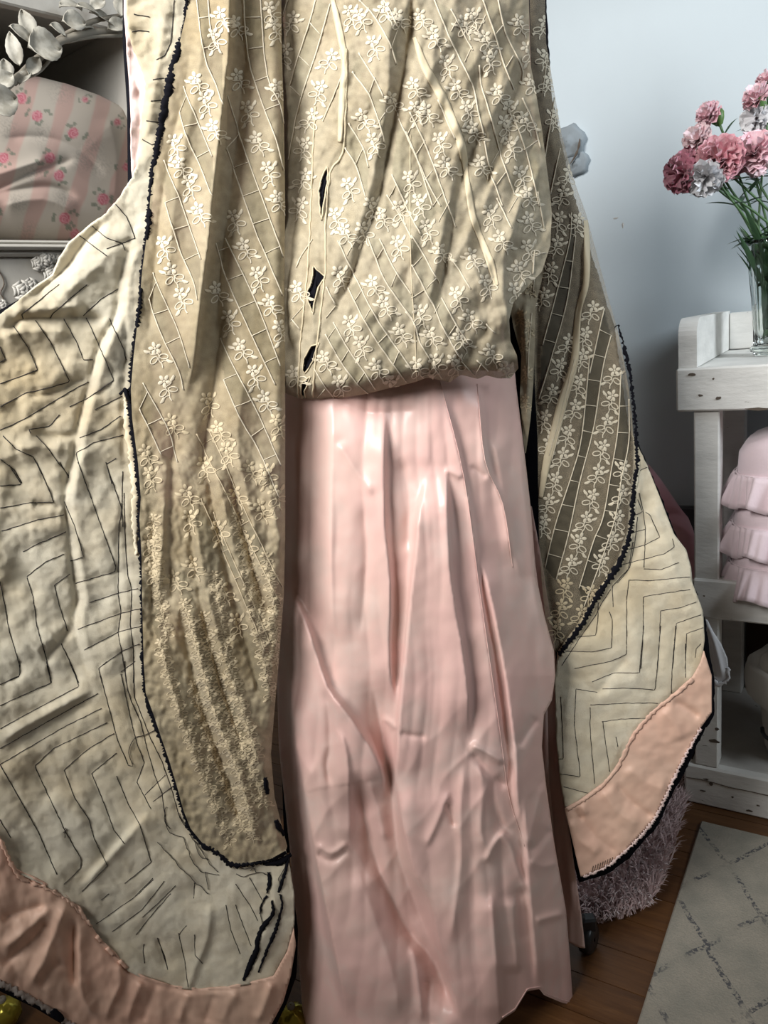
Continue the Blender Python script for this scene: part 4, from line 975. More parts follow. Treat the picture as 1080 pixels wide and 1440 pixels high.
# ---- right front: quilted lining
QR = [(890, 612), (903, 640), (914, 664), (930, 704), (948, 751), (965, 773), (972, 798), (974, 820), (989, 860), (991, 900), (986, 936), (975, 956), (945, 981), (920, 1002), (890, 1036), (875, 1070), (852, 1102), (815, 1130), (795, 1140),
      (787, 1092), (782, 1035), (780, 962), (784, 925)] + TRIM_R[:3:-1]
R1 = (770, 620, 4.5); R2 = (770, 880, 4.0)
stitches_R = [Z(*R1, p) for p in (
    [(600, 90), (555, 110)], [(630, 165), (560, 200)], [(540, 475), (600, 450), (570, 370)], [(520, 585), (620, 560)], [(480, 695), (610, 660), (710, 610), (650, 470), (620, 450)], [(430, 795), (600, 750), (740, 715), (800, 670), (790, 620)],
    [(610, 810), (720, 815), (830, 770)], [(520, 880), (640, 885), (900, 860)], [(515, 880), (500, 1000), (500, 1350), (400, 1395), (170, 1440)], [(900, 940), (700, 970), (605, 985), (605, 1200), (590, 1440)], [(940, 1020), (840, 1055), (715, 1075), (710, 1200), (695, 1440)],
    [(970, 1100), (815, 1155), (790, 1440)], [(985, 1180), (880, 1220), (870, 1440)], [(605, 450), (620, 560), (610, 800)], [(570, 480), (550, 650), (520, 800), (410, 920)], [(410, 920), (415, 1050)], [(390, 1080), (410, 1130), (405, 1310), (280, 1335), (100, 1330)],
    [(320, 1000), (320, 1100), (305, 1230), (150, 1245)], [(540, 640), (510, 820), (440, 900)], [(400, 940), (340, 1030), (300, 1110), (210, 1240), (90, 1420)], [(580, 330), (600, 420), (605, 450)])] + [Z(*R2, p) for p in (
    [(250, 315), (370, 265), (515, 265), (540, 0)], [(310, 355), (460, 350), (605, 360), (635, 0)], [(695, 400), (700, 240), (720, 0)], [(240, 445), (440, 435), (620, 435)], [(305, 540), (410, 525), (560, 520)],
    [(280, 375), (160, 355), (150, 560), (185, 850), (60, 830)], [(240, 460), (240, 600), (265, 890)], [(310, 540), (350, 820)], [(75, 400), (90, 750), (50, 750)], [(90, 905), (240, 945)], [(385, 625), (395, 680)], [(860, 100), (835, 130), (830, 180)], [(775, 100), (775, 290)])]
qr_folds = [(p, -0.0018, 3.5, 3.5) for p in stitches_R] + [(Z(*R2, p), a, l, r) for p, a, l, r in (([(100, 260), (200, 310), (280, 375), (340, 300), (420, 220), (480, 150)], -0.007, 6, 6), ([(300, 420), (420, 320), (560, 240)], 0.004, 16, 16), ([(820, 290), (700, 400), (560, 520)], -0.005, 8, 8))]
qr_folds += [([(915, 690), (940, 770), (965, 860), (975, 930)], 0.008, 18, 14), ([(880, 840), (900, 900), (890, 980)], 0.006, 22, 22), ([(900, 640), (905, 720), (890, 800)], -0.005, 8, 8)]
def qr_base(x, y): return 1.245 + 0.00012 * (900 - x) * 0.4 - 0.00009 * (y - 620)
def qr_depth(x, y): return qr_base(x, y) - 0.85 * (folds(x, y, qr_folds) + 0.008 * fbm(x / 60, y / 60, 81, 2) + 0.0035 * fbm(x / 18, y / 18, 83, 2) + 0.001 * vnoise(x / 5, y / 5, 2))
qr_s = Surf(QR, qr_depth)
qr = cloth('quilted_lining', qr_s, M['quilt'], coat, 2.6, thick=0.003)
for p in stitches_R: cord('quilting_stitch', qr_s, p, 0.00066, 0.0003, M['stitch'], qr, seg=3.0, wob=0.9, sm=False)
ribbon('frayed_edge', qr_s, [(x + 4, y + 3) for x, y in TRIM_R[4:]], 5, 0.001, M['quilt'], qr, rag=3, across=4, dome=0.0012)
ribbon('velvet_trim', rl_s, TRIM_R, [2, 3, 3, 3, 4, 3, 5, 5, 7, 7, 5, 6], 0.008, M['velvet'], coat, rag=4.2, seg=1.8, across=3, dome=0.0015)
BR = [(990, 915), (1001, 950), (1001, 1002), (985, 1024), (955, 1079), (920, 1152), (877, 1199), (852, 1219), (817, 1234), (809, 1200), (802, 1170), (794, 1137), (814, 1126), (851, 1099), (873, 1068), (889, 1033), (919, 999), (944, 978), (974, 952), (985, 932)]
br_folds = [(Z(*R2, p), a, l, r) for p, a, l, r in (([(700, 430), (760, 450), (860, 520)], -0.007, 5, 6), ([(640, 470), (720, 560), (760, 650)], 0.007, 14, 14), ([(380, 880), (460, 980), (600, 1090)], -0.007, 6, 6), ([(440, 790), (560, 880), (680, 930)], 0.007, 16, 14),
             ([(300, 920), (400, 1050), (520, 1130)], 0.008, 14, 12), ([(170, 1050), (260, 1180), (400, 1280)], -0.006, 8, 8), ([(120, 1080), (180, 1200), (300, 1290)], 0.008, 10, 12), ([(190, 1010), (220, 1060)], 0.006, 4, 4), ([(160, 1030), (200, 1090)], -0.006, 4, 4))]
br_s = Surf(BR, lambda x, y: qr_base(x, y) - 0.006 - 0.85 * (folds(x, y, br_folds) + 0.005 * fbm(x / 35, y / 40, 91, 2) + 0.002 * fbm(x / 12, y / 12, 93, 2)))
br = cloth('hem_band', br_s, M['border'], coat, 2.6, thick=0.0018)
M['greyfray'] = bpy.data.materials['grey_frayed_threads']
ribbon('frayed_hem', br_s, [(985, 1024), (955, 1079), (920, 1152), (877, 1199), (852, 1219), (820, 1233)], [2, 2.5, 2.5, 2.5, 2, 1.5], 0.0006, M['facing'], br, rag=3.5, seg=1.4, across=2, dome=0.0001)
ribbon('gathered_seam', br_s, [(974, 955), (945, 980), (919, 1001), (890, 1035), (873, 1070), (851, 1101), (815, 1128), (797, 1138)], 4, 0.001, M['border'], br, rag=3, seg=3, across=3, dome=0.001)
for k in range(9): cord('loose_thread', br_s, [(832 + k * 3.4, 1226 - k * 1.4), (834 + k * 3.4, 1217 - k * 1.5)], 0.0005, 0.0012, M['stitch'], br, seg=3)
VR = [(884, 600), (905, 640), (932, 704), (950, 751), (975, 820), (992, 870), (1000, 930), (1005, 955), (1004, 1008), (989, 1030), (962, 1088), (950, 1108), (926, 1160), (884, 1208), (856, 1228), (814, 1242), (804, 1200), (790, 1137), (776, 960), (750, 880), (742, 700), (733, 560), (728, 440), (752, 400), (760, 330), (745, 130), (742, -200), (758, -200), (775, 130), (800, 250), (836, 370), (864, 460)]
vr_s = Surf(VR, lambda x, y: qr_base(x, y) + 0.05 + 0.004 * fbm(x / 40, y / 40, 5, 2))
cloth('velvet_outside', vr_s, M['velvet'], coat, 6, thick=0.003, rag=3)
# sleeve and back of the coat hang behind the dress
VB = [(388, -200), (742, -200), (760, 300), (750, 600), (770, 900), (800, 1150), (400, 1200), (380, 600)]
cloth('velvet_back', Surf(VB, lambda x, y: 1.36 + 0.01 * vnoise(x / 30, y / 300, 3)), M['velvet'], coat, 12, thick=0.003)

# ================================================================ DRESS FORM inside the clothes
form = thing('dress_form', 'black dress form stand with a caster showing beside the skirt hem', 'dress form', (0.06, 1.22, 0.0))
M['black'] = mat_new('black_enamel', (0.012, 0.013, 0.015), 0.35)
g = Geo(); prof = [(0.02, 0.98), (0.10, 0.99), (0.125, 1.04), (0.115, 1.12), (0.10, 1.2), (0.11, 1.3), (0.125, 1.4), (0.135, 1.55), (0.13, 1.68), (0.07, 1.74), (0.04, 1.78)]
n = 20
v = [(0.06 + r * math.cos(2 * math.pi * j / n), 1.235 + 0.62 * r * math.sin(2 * math.pi * j / n), h) for r, h in prof for j in range(n)]
g.add(v, [[i * n + j, i * n + (j + 1) % n, (i + 1) * n + (j + 1) % n, (i + 1) * n + j] for i in range(len(prof) - 1) for j in range(n)])
g.obj('torso', M['lining'], form, True)
Geo().tube([(0.06, 1.235, 0.10), (0.06, 1.235, 1.0)], 0.014, 10).obj('pole', M['black'], form, True)
wheel_c = on_floor(828, 1336); wheel_c = wheel_c + np.array([0, 0, 0.030])
hub = np.array([0.06, 1.235, 0.13])
ends = [wheel_c]
for k in (1, 2, 3):
    a = math.atan2(wheel_c[1] - 1.235, wheel_c[0] - 0.06) + k * math.pi / 2
    rr = math.hypot(wheel_c[0] - 0.06, wheel_c[1] - 1.235) * 0.72
    ends.append(np.array([0.06 + rr * math.cos(a), 1.235 + rr * math.sin(a), 0.030]))
for e in ends:
    top = e + np.array([0, 0, 0.045])
    dirn = (e - hub); dirn[2] = 0; dirn /= np.linalg.norm(dirn)
    Geo().tube([hub, hub + dirn * 0.05 + [0, 0, -0.005], top - dirn * 0.03 + [0, 0, 0.008], top - dirn * 0.01], 0.011, 8).obj('leg', M['black'], form, True)
    ax = np.array([0.80, -0.6, 0.0])
    w = Geo().lathe([(0.004, -0.013), (0.024, -0.013), (0.029, -0.009), (0.030, 0), (0.029, 0.009), (0.024, 0.013), (0.004, 0.013)], e, 20, ax).obj('caster_wheel', M['black'], form, True)
    Geo().box(e + np.array([-0.016, -0.012, 0.02]), (0.032, 0, 0), (0, 0.024, 0), (0, 0, 0.03), 0.004).obj('caster_fork', M['black'], w)

# ================================================================ RIGHT: CHIPPY WHITE SHELF
def sp(s, d, z): return SH + DA * s + DD * d + UP * z
shelf = thing('shelf_unit', 'chippy white painted wooden shelf unit against the wall, holding the flower vase', 'shelf', SH)
def sbox(name, s0, s1, d0, d1, z0, z1, mat='chippy', bev=0.003, parent=None):
    return Geo().box(sp(s0, d0, z0), DA * (s1 - s0), DD * (d1 - d0), UP * (z1 - z0), bev).obj(name, M[mat], parent or shelf)
SW = 0.62
base = sbox('base_rail', -0.003, SW, 0, 0.03, 0.0, 0.109, bev=0.005)
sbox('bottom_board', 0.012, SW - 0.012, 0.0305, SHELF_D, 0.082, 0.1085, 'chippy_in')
for s0 in (0.022, SW - 0.075):
    sbox('post', s0, s0 + 0.053, 0.004, 0.055, 0.1095, 0.986); sbox('post', s0, s0 + 0.053, SHELF_D - 0.05, SHELF_D, 0.1095, 0.986)
mid = sbox('middle_rail', 0.02, SW - 0.02, 0.0, 0.028, 0.503, 0.598, bev=0.004)
mid.location += Vector(-DD * 0.004)
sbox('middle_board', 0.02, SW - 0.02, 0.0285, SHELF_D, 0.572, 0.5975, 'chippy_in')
apr = sbox('top_rail', -0.012, SW + 0.012, -0.008, 0.022, 0.987, 1.081, bev=0.004)
sbox('top_board', -0.010, SW + 0.010, 0.0225, SHELF_D, 1.052, 1.0795, 'chippy')
# side cheek with a rounded front corner
def cheek(s0, s1):
    pr = [(0.0, 1.0815), (SHELF_D, 1.0815), (SHELF_D, 1.180), (0.05, 1.186)] + [(0.045 - 0.045 * math.sin(a), 1.150 + 0.036 * math.cos(a)) for a in np.linspace(0.2, math.pi / 2, 6)] + [(0.0, 1.12)]
    m = len(pr); v = [sp(s, d, z) for s in (s0, s1) for d, z in pr]
    return mesh_obj('side_cheek', v, [list(range(m))[::-1], [m + i for i in range(m)]] + [[i, (i + 1) % m, m + (i + 1) % m, m + i] for i in range(m)], M['chippy'], shelf, False)
cheek(-0.008, 0.030); cheek(SW - 0.03, SW + 0.008)
sbox('back_board', 0.031, SW - 0.031, SHELF_D - 0.018, SHELF_D, 1.0815, 1.175, 'chippy')
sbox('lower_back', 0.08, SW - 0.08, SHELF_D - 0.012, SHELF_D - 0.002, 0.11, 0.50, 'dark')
rnd = random.Random(5)
for (px, py, w, h) in ((973, 527, 9, 4), (1010, 560, 7, 5), (1003, 533, 3, 3), (985, 556, 6, 3), (1000, 1103, 6, 6), (993, 1096, 9, 3), (1030, 1121, 4, 3), (1053, 1140, 10, 4), (988, 1112, 8, 3), (1004, 1042, 15, 6), (1008, 1025, 7, 5), (979, 836, 6, 4), (990, 838, 3, 2), (1064, 575, 26, 4), (1066, 1133, 5, 3)):
    onb = shelf
    c = on_plane(px, py, SH - DD * (0.0095 if py < 700 else 0.0045 if 800 < py < 860 else 0.0015 if py > 1060 else -0.0035), DD)
    k = 9; rr = [(0.7 + 0.5 * rnd.random()) for _ in range(k)]
    sx, sz = w * 0.00085, h * 0.00085
    v = [c] + [c + DA * sx * rr[i] * math.cos(2 * math.pi * i / k) + UP * sz * rr[i] * math.sin(2 * math.pi * i / k) for i in range(k)]
    mesh_obj('paint_chip', v, [[0, 1 + i, 1 + (i + 1) % k] for i in range(k)], M['chip'], onb, False)
cr = [on_plane(x, y, SH - DD * 0.0008, DD) for x, y in ((965, 1093), (985, 1096), (1005, 1101), (1025, 1107), (1050, 1112), (1085, 1120))]
Geo().tube(cr, [0.0008, 0.0016, 0.001, 0.0014, 0.001, 0.0015], 5).obj('crack', M['chip'], shelf)

# ---- ruffled pink linens on the middle shelf
M['linen'] = mat_new('pale_lilac_pink_linen', (0.80, 0.65, 0.685), 0.8, Sheen_Weight=0.3)
ln(M['linen'], bump(M['linen'], noise(M['linen'], coords(M['linen'], 'Object'), 45, 4), 0.4, 0.004), bsdf(M['linen']).inputs['Normal'])
def linen(z0, z1, s0, s1, d0, d1, rz0, rz1, label, seed, slope=0.0):
    t = thing('ruffled_linen', label, 'linen', sp((s0 + s1) / 2, (d0 + d1) / 2, z0), 'folded ruffled linens on the middle shelf')
    n = 72; rings = []
    prof = [(0.9, 0.0), (1.0, 0.04), (1.015, 0.25), (1.01, 0.6), (1.0, 0.85), (0.94, 0.97), (0.4, 1.0), (0.02, 1.0)]
    cs, cd, hs, hd = (s0 + s1) / 2, (d0 + d1) / 2, (s1 - s0) / 2, (d1 - d0) / 2
    def outline(a, k=1.0):
        c, s = math.cos(a), math.sin(a); e = 0.42
        return cs + k * hs * math.copysign(abs(c) ** e, c), cd + k * hd * math.copysign(abs(s) ** e, s)
    v = []
    for r, h in prof:
        for j in range(n):
            a = 2 * math.pi * j / n; s, d = outline(a, r)
            zz = z0 + (z1 - z0) * h + (slope * min(1.0, 3.5 * (s - s0) / (s1 - s0)) * h if slope else 0) + 0.006 * float(vnoise(np.array(s * 30), np.array(d * 30 + seed), seed))
            v.append(sp(s, d, zz))
    f = [[i * n + j, i * n + (j + 1) % n, (i + 1) * n + (j + 1) % n, (i + 1) * n + j] for i in range(len(prof) - 1) for j in range(n)]
    mesh_obj('body', v, f, M['linen'], t)
    # ruffle: gathered strip that runs round the edge
    n = 300; v = []
    rows = 7
    for i in range(rows):
        q = i / (rows - 1)
        for j in range(n):
            a = 2 * math.pi * j / n; s, d = outline(a, 1.0)
            wv = math.sin(a * 15 + 2.2 * math.sin(a * 5 + seed) + seed) + 0.35 * math.sin(a * 41 + seed * 2)
            amp = (0.002 + 0.0105 * q); o = 0.006 + 0.014 * q ** 0.8 + amp * wv
            c, sn = math.cos(a), math.sin(a)
            v.append(sp(s + o * c * 1.2, d + o * sn * 1.2, rz1 + (rz0 - rz1) * q + 0.006 * wv * q + 0.006 * math.sin(a * 9 + seed) * q))
    f = [[i * n + j, i * n + (j + 1) % n, (i + 1) * n + (j + 1) % n, (i + 1) * n + j] for i in range(rows - 1) for j in range(n)]
    o = mesh_obj('ruffle', v, f, M['linen'], t); md = o.modifiers.new('t', 'SOLIDIFY'); md.thickness = 0.0015
    Geo().tube([sp(*(lambda q: (q[0] + 0.005 * math.cos(a), q[1] + 0.005 * math.sin(a)))(outline(a, 1.0)), rz1) for a in np.linspace(0, 2 * math.pi, 121)], 0.0025, 5, False).obj('gathered_seam', M['linen'], t, True)
linen(0.600, 0.668, 0.094, 0.50, -0.006, 0.27, 0.556, 0.632, 'lowest of the three pale pink ruffled linens, flounce over the shelf edge', 1)
linen(0.671, 0.765, 0.098, 0.50, 0.0, 0.27, 0.657, 0.722, 'middle one of the three pale pink ruffled linens stacked on the shelf', 2)
linen(0.768, 0.90, 0.104, 0.50, 0.004, 0.27, 0.768, 0.838, 'topmost of the three pale pink ruffled linens, plain cloth above its ruffle', 3, 0.045)

# ---- white fabric-lined basket on the bottom board
M['canvas'] = mat_new('off_white_canvas', (0.52, 0.49, 0.44), 0.85)
ln(M['canvas'], bump(M['canvas'], noise(M['canvas'], coords(M['canvas'], 'Object'), 30, 4), 0.5, 0.005), bsdf(M['canvas']).inputs['Normal'])
bk_c = sp(0.255, 0.150, 0.1095)
bk = thing('lined_basket', 'off-white basket with turned-down cloth liner on the bottom shelf', 'basket', bk_c)
wob = lambda i, a: 1 + 0.02 * math.sin(5 * a + i)
Geo().lathe([(0.01, 0.0), (0.085, 0.0), (0.092, 0.02), (0.10, 0.10), (0.112, 0.19), (0.118, 0.235), (0.108, 0.235), (0.098, 0.19), (0.085, 0.03), (0.01, 0.02)], bk_c, 40, wob=wob).obj('body', M['canvas'], bk, True)
Geo().lathe([(0.112, 0.238), (0.124, 0.246), (0.134, 0.236), (0.139, 0.20), (0.136, 0.165), (0.128, 0.150), (0.122, 0.152), (0.122, 0.20), (0.116, 0.23)], bk_c, 60,
            wob=lambda i, a: 1 + 0.035 * math.sin(4 * a + 0.7 * i) + 0.015 * math.sin(11 * a)).obj('cloth_liner', M['canvas'], bk, True)
hp = [bk_c - DD * 0.09 - DA * 0.06 + UP * 0.10 + (DA * 0.03 * math.cos(t) - DD * 0.035 * math.sin(t) + UP * -0.01 * math.sin(t)) for t in np.linspace(0, math.pi, 9)]
Geo().tube(hp, 0.005, 6).obj('handle', M['black'], bk, True)

# ---- white lace cloth hung on the post
def plane_depth(p0, n, off=0.0):
    p1 = np.asarray(p0) + np.asarray(n) * off
    def f(x, y): return on_plane(x, y, p1, np.asarray(n))[..., 1]
    return f
HK = [(985, 868), (995, 872), (1003, 888), (1014, 905), (1023, 926), (1024, 938), (1020, 944), (1026, 952), (1020, 960), (1012, 962), (1004, 955), (999, 940), (994, 920), (986, 900)]
pdn = plane_depth(SH, DD, -0.022)
hk_s = Surf(HK, lambda x, y: pdn(x, y) - folds(x, y, [([(992, 872), (1006, 910), (1016, 955)], 0.008, 4, 5), ([(988, 880), (1000, 915), (1008, 955)], -0.006, 4, 4)]))
M['white'] = mat_new('white_cotton_lace', (0.70, 0.70, 0.72), 0.8)
hk = thing('lace_handkerchief', 'small white cotton cloth with lace edge hung on the shelf post', 'cloth', hk_s.pt(1002, 880))
cloth('cloth', hk_s, M['white'], hk, 2.2, thick=0.001)
ribbon('lace_edge', hk_s, [(1024, 938), (1025, 951), (1018, 960), (1010, 962), (1004, 956)], 4, 0.001, M['white'], hk, rag=4, seg=2)

# ================================================================ VASE AND CARNATIONS
VC = sp(0.155, 0.235, 1.0800)
vY = VC[1]
M['glass'] = mat_new('cut_glass', (0.93, 0.97, 0.95), 0.04, Transmission_Weight=1.0, IOR=1.45)
M['water'] = mat_new('vase_water', (0.80, 0.88, 0.82), 0.0, Transmission_Weight=1.0, IOR=1.33)
vase = thing('glass_vase', 'clear cut glass vase full of flower stems on the white shelf top', 'vase', VC)
flute = lambda i, a: 1 + (0.022 * math.cos(18 * a) if 2 < i < 9 else 0)
Geo().lathe([(0.002, 0.0), (0.040, 0.0), (0.043, 0.006), (0.042, 0.02), (0.043, 0.06), (0.048, 0.13), (0.055, 0.20), (0.062, 0.245), (0.066, 0.256), (0.063, 0.257), (0.058, 0.245), (0.051, 0.20), (0.044, 0.13), (0.039, 0.06), (0.037, 0.022), (0.002, 0.020)], VC, 72, wob=flute).obj('body', M['glass'], vase, True)
Geo().lathe([(0.040, 0.008), (0.047, 0.010), (0.049, 0.016), (0.045, 0.022)], VC, 36, wob=lambda i, a: 1 + 0.03 * math.cos(18 * a)).obj('foot_ring', M['glass'], vase, True)
def petal_mat(name, c, c2):
    m = mat_new(name, c, 0.6, Subsurface_Weight=0.0, Sheen_Weight=0.2)
    ln(m, mixc(m, ramp(m, noise(m, coords(m, 'Object'), 70, 4), [(0.4, (0, 0, 0)), (0.62, (1, 1, 1))]), c, c2), bsdf(m).inputs['Base Color'])
    return m
PET = {'deep': petal_mat('dusky_pink_petal', (0.60, 0.24, 0.29), (0.74, 0.44, 0.47)), 'pink': petal_mat('pink_petal', (0.80, 0.47, 0.53), (0.84, 0.66, 0.69)), 'pale': petal_mat('pale_pink_petal', (0.82, 0.60, 0.62), (0.84, 0.70, 0.71)),
       'white': petal_mat('white_petal', (0.80, 0.79, 0.80), (0.72, 0.72, 0.74)), 'mauve': petal_mat('mauve_petal', (0.52, 0.20, 0.27), (0.62, 0.32, 0.37))}
M['green'] = mat_new('stem_green', (0.055, 0.12, 0.04), 0.5); M['leaf'] = mat_new('dark_leaf_green', (0.030, 0.075, 0.032), 0.5); M['calyx'] = mat_new('calyx_green', (0.10, 0.20, 0.05), 0.45)
def bloom_geo(c, axis, R, n, seed, spread=1.65):
    rs = np.random.RandomState(seed); g = Geo()
    z = np.asarray(axis, float); z /= np.linalg.norm(z)
    x = np.cross(z, [0.2, 0.3, 1.0]); x /= np.linalg.norm(x); y = np.cross(z, x)
    root = np.asarray(c, float) - z * R * 0.55
    for k in range(n):
        q = (k + 0.5) / n; th = spread * q ** 0.62 * 0.95 + rs.uniform(-0.08, 0.08); az = k * 2.39996 + rs.uniform(-0.2, 0.2)
        rad = x * math.cos(az) + y * math.sin(az)
        d = z * math.cos(th) + rad * math.sin(th); up = -z * math.sin(th) + rad * math.cos(th)
        side = np.cross(d, up)
        L = R * (1.18 - 0.20 * q) * rs.uniform(0.9, 1.08); W = R * (0.34 + 0.22 * q)
        nu, nv = 7, 5; v = []
        ph = rs.uniform(0, 6.3)
        for j in range(nv):
            t = j / (nv - 1)
            for i in range(nu):
                u = i / (nu - 1) * 2 - 1
                w = W * (0.18 + 0.95 * t ** 0.8)
                ruf = R * 0.13 * t ** 1.5 * math.sin(u * 7 + ph) + R * 0.05 * t * math.sin(u * 15 + ph * 2)
                ser = (R * 0.06 * (i % 2) if j == nv - 1 else 0) - R * 0.16 * u * u * t
                v.append(root + d * (L * t + ser) + side * (w * u) + up * (ruf + R * 0.22 * t * t * (0.5 - 0.2 * q)))
        g.add(v, [[j * nu + i, j * nu + i + 1, (j + 1) * nu + i + 1, (j + 1) * nu + i] for j in range(nv - 1) for i in range(nu - 1)])
    return g, root, z
FLOWERS = [  # px, py, offset of distance, radius px, axis (right, towards viewer, up), petals, colour, label
    (1014, 220, -0.045, 27, (-0.25, -1, 0.25), 60, 'deep', 'largest carnation, full dusky pink bloom facing the viewer'),
    (952, 247, -0.02, 22, (-1, -0.35, -0.25), 38, 'mauve', 'mauve carnation at the far left of the bouquet, seen side on'),
    (963, 221, 0.0, 15, (-0.7, -0.5, 0.5), 24, 'mauve', 'small mauve carnation tucked above the side-on mauve bloom'),
    (990, 256, -0.05, 22, (-0.5, -0.8, -0.75), 36, 'white', 'white carnation peeking out below the big dusky pink bloom'),
    (977, 191, 0.0, 17, (-0.8, -0.5, 0.55), 30, 'pale', 'pale pink carnation between the mauve bloom and the top left one'),
    (992, 158, 0.01, 16, (-0.85, -0.2, 0.6), 28, 'pink', 'pink carnation at the top left beside a green bud'),
    (1062, 131, 0.02, 17, (-0.55, -0.1, 0.8), 28, 'pink', 'pink carnation at the right with a green calyx below'),
    (1080, 107, 0.03, 12, (0.0, -0.1, 1), 20, 'pink', 'topmost pink carnation at the right picture edge'),
    (1058, 168, 0.03, 17, (-0.6, -0.3, -0.2), 26, 'white', 'greyish white carnation behind the pink ones at the right'),
    (1060, 206, -0.02, 25, (-0.35, -0.75, 0.65), 42, 'pink', 'bright pink open carnation right of the big dusky bloom'),
    (1068, 234, 0.0, 14, (0.1, -0.6, -0.4), 22, 'pale', 'small peach carnation hanging under the bright pink bloom'),
    (1035, 232, 0.0, 15, (0.5, -0.7, 0.1), 24, 'deep', 'dusky pink carnation squeezed between the big bloom and the bright pink one'),
]
for k, (px, py, dy, rp_, ax, npet, colr, label) in enumerate(FLOWERS):
    Y = vY + dy; c = at(px, py, Y); R = rp_ * np.linalg.norm(c - CAM) / FPX * 0.97
    t = thing('carnation', label, 'carnation', c, 'carnations in the glass vase')
    g, root, z = bloom_geo(c, ax, R, npet, 20 + k)
    g.obj('bloom', PET[colr], t, True)
    cl = R * 0.95
    Geo().lathe([(0.003, -cl), (R * 0.26, -cl * 0.92), (R * 0.32, -cl * 0.5), (R * 0.34, 0.0), (R * 0.42, R * 0.22)], root, 10, z).obj('calyx', M['calyx'], t, True)
    e0 = root - z * cl
    a = k * 2.4; low = VC + np.array([0.026 * math.cos(a), 0.026 * math.sin(a), 0.03]); neck = VC + np.array([0.035 * math.cos(a + 2.6) , 0.02 * math.sin(a + 2.6), 0.235])
    p = smooth_poly([e0, e0 * 0.75 + (neck + UP * 0.05) * 0.25 - UP * 0.01, neck, low], 6)
    Geo().tube(p, 0.0026, 6).obj('stem', M['green'], t, True)
    rs = np.random.RandomState(k + 50)
    for j in range(4):
        f0 = p[int(len(p) * (0.2 + 0.13 * j))]; ang = rs.uniform(0, 6.3); dr = np.array([math.cos(ang) * 0.8 - 0.3, math.sin(ang) * 0.5 - 0.2, rs.uniform(-0.1, 0.6)]); dr /= np.linalg.norm(dr)
        sd = np.cross(dr, UP); sd /= np.linalg.norm(sd); L = rs.uniform(0.045, 0.085); v = []
        for i in range(6):
            q = i / 5; w = 0.0055 * math.sin(math.pi * min(1, q * 0.9 + 0.12)); cc = f0 + dr * L * q - UP * 0.02 * q * q
            v += [cc - sd * w, cc - UP * w * 0.5, cc + sd * w]
        if np.any(np.array(v)[:, 2] < 1.30): continue
        mesh_obj('leaf', v, [[i * 3 + m_, i * 3 + m_ + 1, i * 3 + m_ + 4, i * 3 + m_ + 3] for i in range(5) for m_ in range(2)], M['leaf'], t, True)
    if k == 5:
        bp = at(1012, 165, Y); Geo().lathe([(0.002, -0.018), (0.008, -0.012), (0.0095, 0.0), (0.008, 0.012), (0.003, 0.018)], bp, 10, (0.1, 0, 1)).obj('bud', M['calyx'], t, True)
        Geo().tube(smooth_poly([bp - UP * 0.016, at(1016, 185, Y), at(1022, 205, Y + 0.01)], 4), 0.002, 5).obj('bud_stem', M['green'], t, True)
# foliage filling the vase: bundle of cut leaves
fo = thing('foliage_bunch', 'bunch of dark green carnation leaves packed into the glass vase', 'foliage', VC + UP * 0.02)
rs = np.random.RandomState(77)
for j in range(120):
    a = rs.uniform(0, 6.3); r = 0.033 * math.sqrt(rs.uniform(0.0, 1.0)); h0 = rs.uniform(0.03, 0.22); f0 = VC + np.array([r * math.cos(a), r * math.sin(a), h0])
    out = h0 > 0.15
    dr = np.array([math.cos(a) * (0.3 if out else 0.1) - (0.12 if out else 0), math.sin(a) * (0.3 if out else 0.1), 1.0]); dr /= np.linalg.norm(dr); sd = np.cross(dr, [math.sin(a * 3), math.cos(a * 3), 0.1]); sd /= np.linalg.norm(sd)
    L = rs.uniform(0.08, 0.15) if out else rs.uniform(0.04, 0.08); v = []
    for i in range(6):
        q = i / 5; w = 0.0065 * math.sin(math.pi * min(1, q * 0.88 + 0.12)); cc = f0 + dr * L * q + (np.array([dr[0], dr[1], -0.3]) * 0.03 * q * q if out else 0)
        v += [cc - sd * w, cc + np.cross(sd, dr) * w * 0.4, cc + sd * w]
    mesh_obj('leaf', v, [[i * 3 + m_, i * 3 + m_ + 1, i * 3 + m_ + 4, i * 3 + m_ + 3] for i in range(5) for m_ in range(2)], M['leaf'] if j % 3 else M['green'], fo, True)

# ================================================================ WALL ORNAMENT
oc = on_plane(803, 212, WALL0, DD)
M['plaster'] = mat_new('shaded_plaster', (0.24, 0.27, 0.29), 0.9)  # pale plaster darkened to grey, its shading put into the colour
orn = thing('wall_ornament', 'small pale scrolled plaster ornament on the wall, half hidden by the coat', 'ornament', oc)
g = Geo(); n = 16
for (du, dz, r, th) in ((0.0, 0.02, 0.045, 0.03), (0.018, -0.035, 0.034, 0.022)):
    c = oc + DA * du + UP * dz
    g.lathe([(r, 0.0), (r * 0.98, th * 0.6), (r * 0.8, th), (r * 0.45, th * 0.8), (r * 0.3, th * 1.1), (0.001, th * 1.15)], c, n, -DD, wob=lambda i, a: 1 + 0.10 * math.cos(6 * a))
g.obj('scroll', M['plaster'], orn, True)
Geo().tube([oc - DD * 0.034 + DA * (0.036 - 0.03 * t * t) + UP * (0.02 - 0.06 * t) for t in np.linspace(0, 1, 8)], [0.001, 0.003, 0.004, 0.002, 0.004, 0.003, 0.002, 0.001], 5).obj('crevice_shade', M['chip'], orn)  # dark strip standing in for the shade in the scroll's crevice

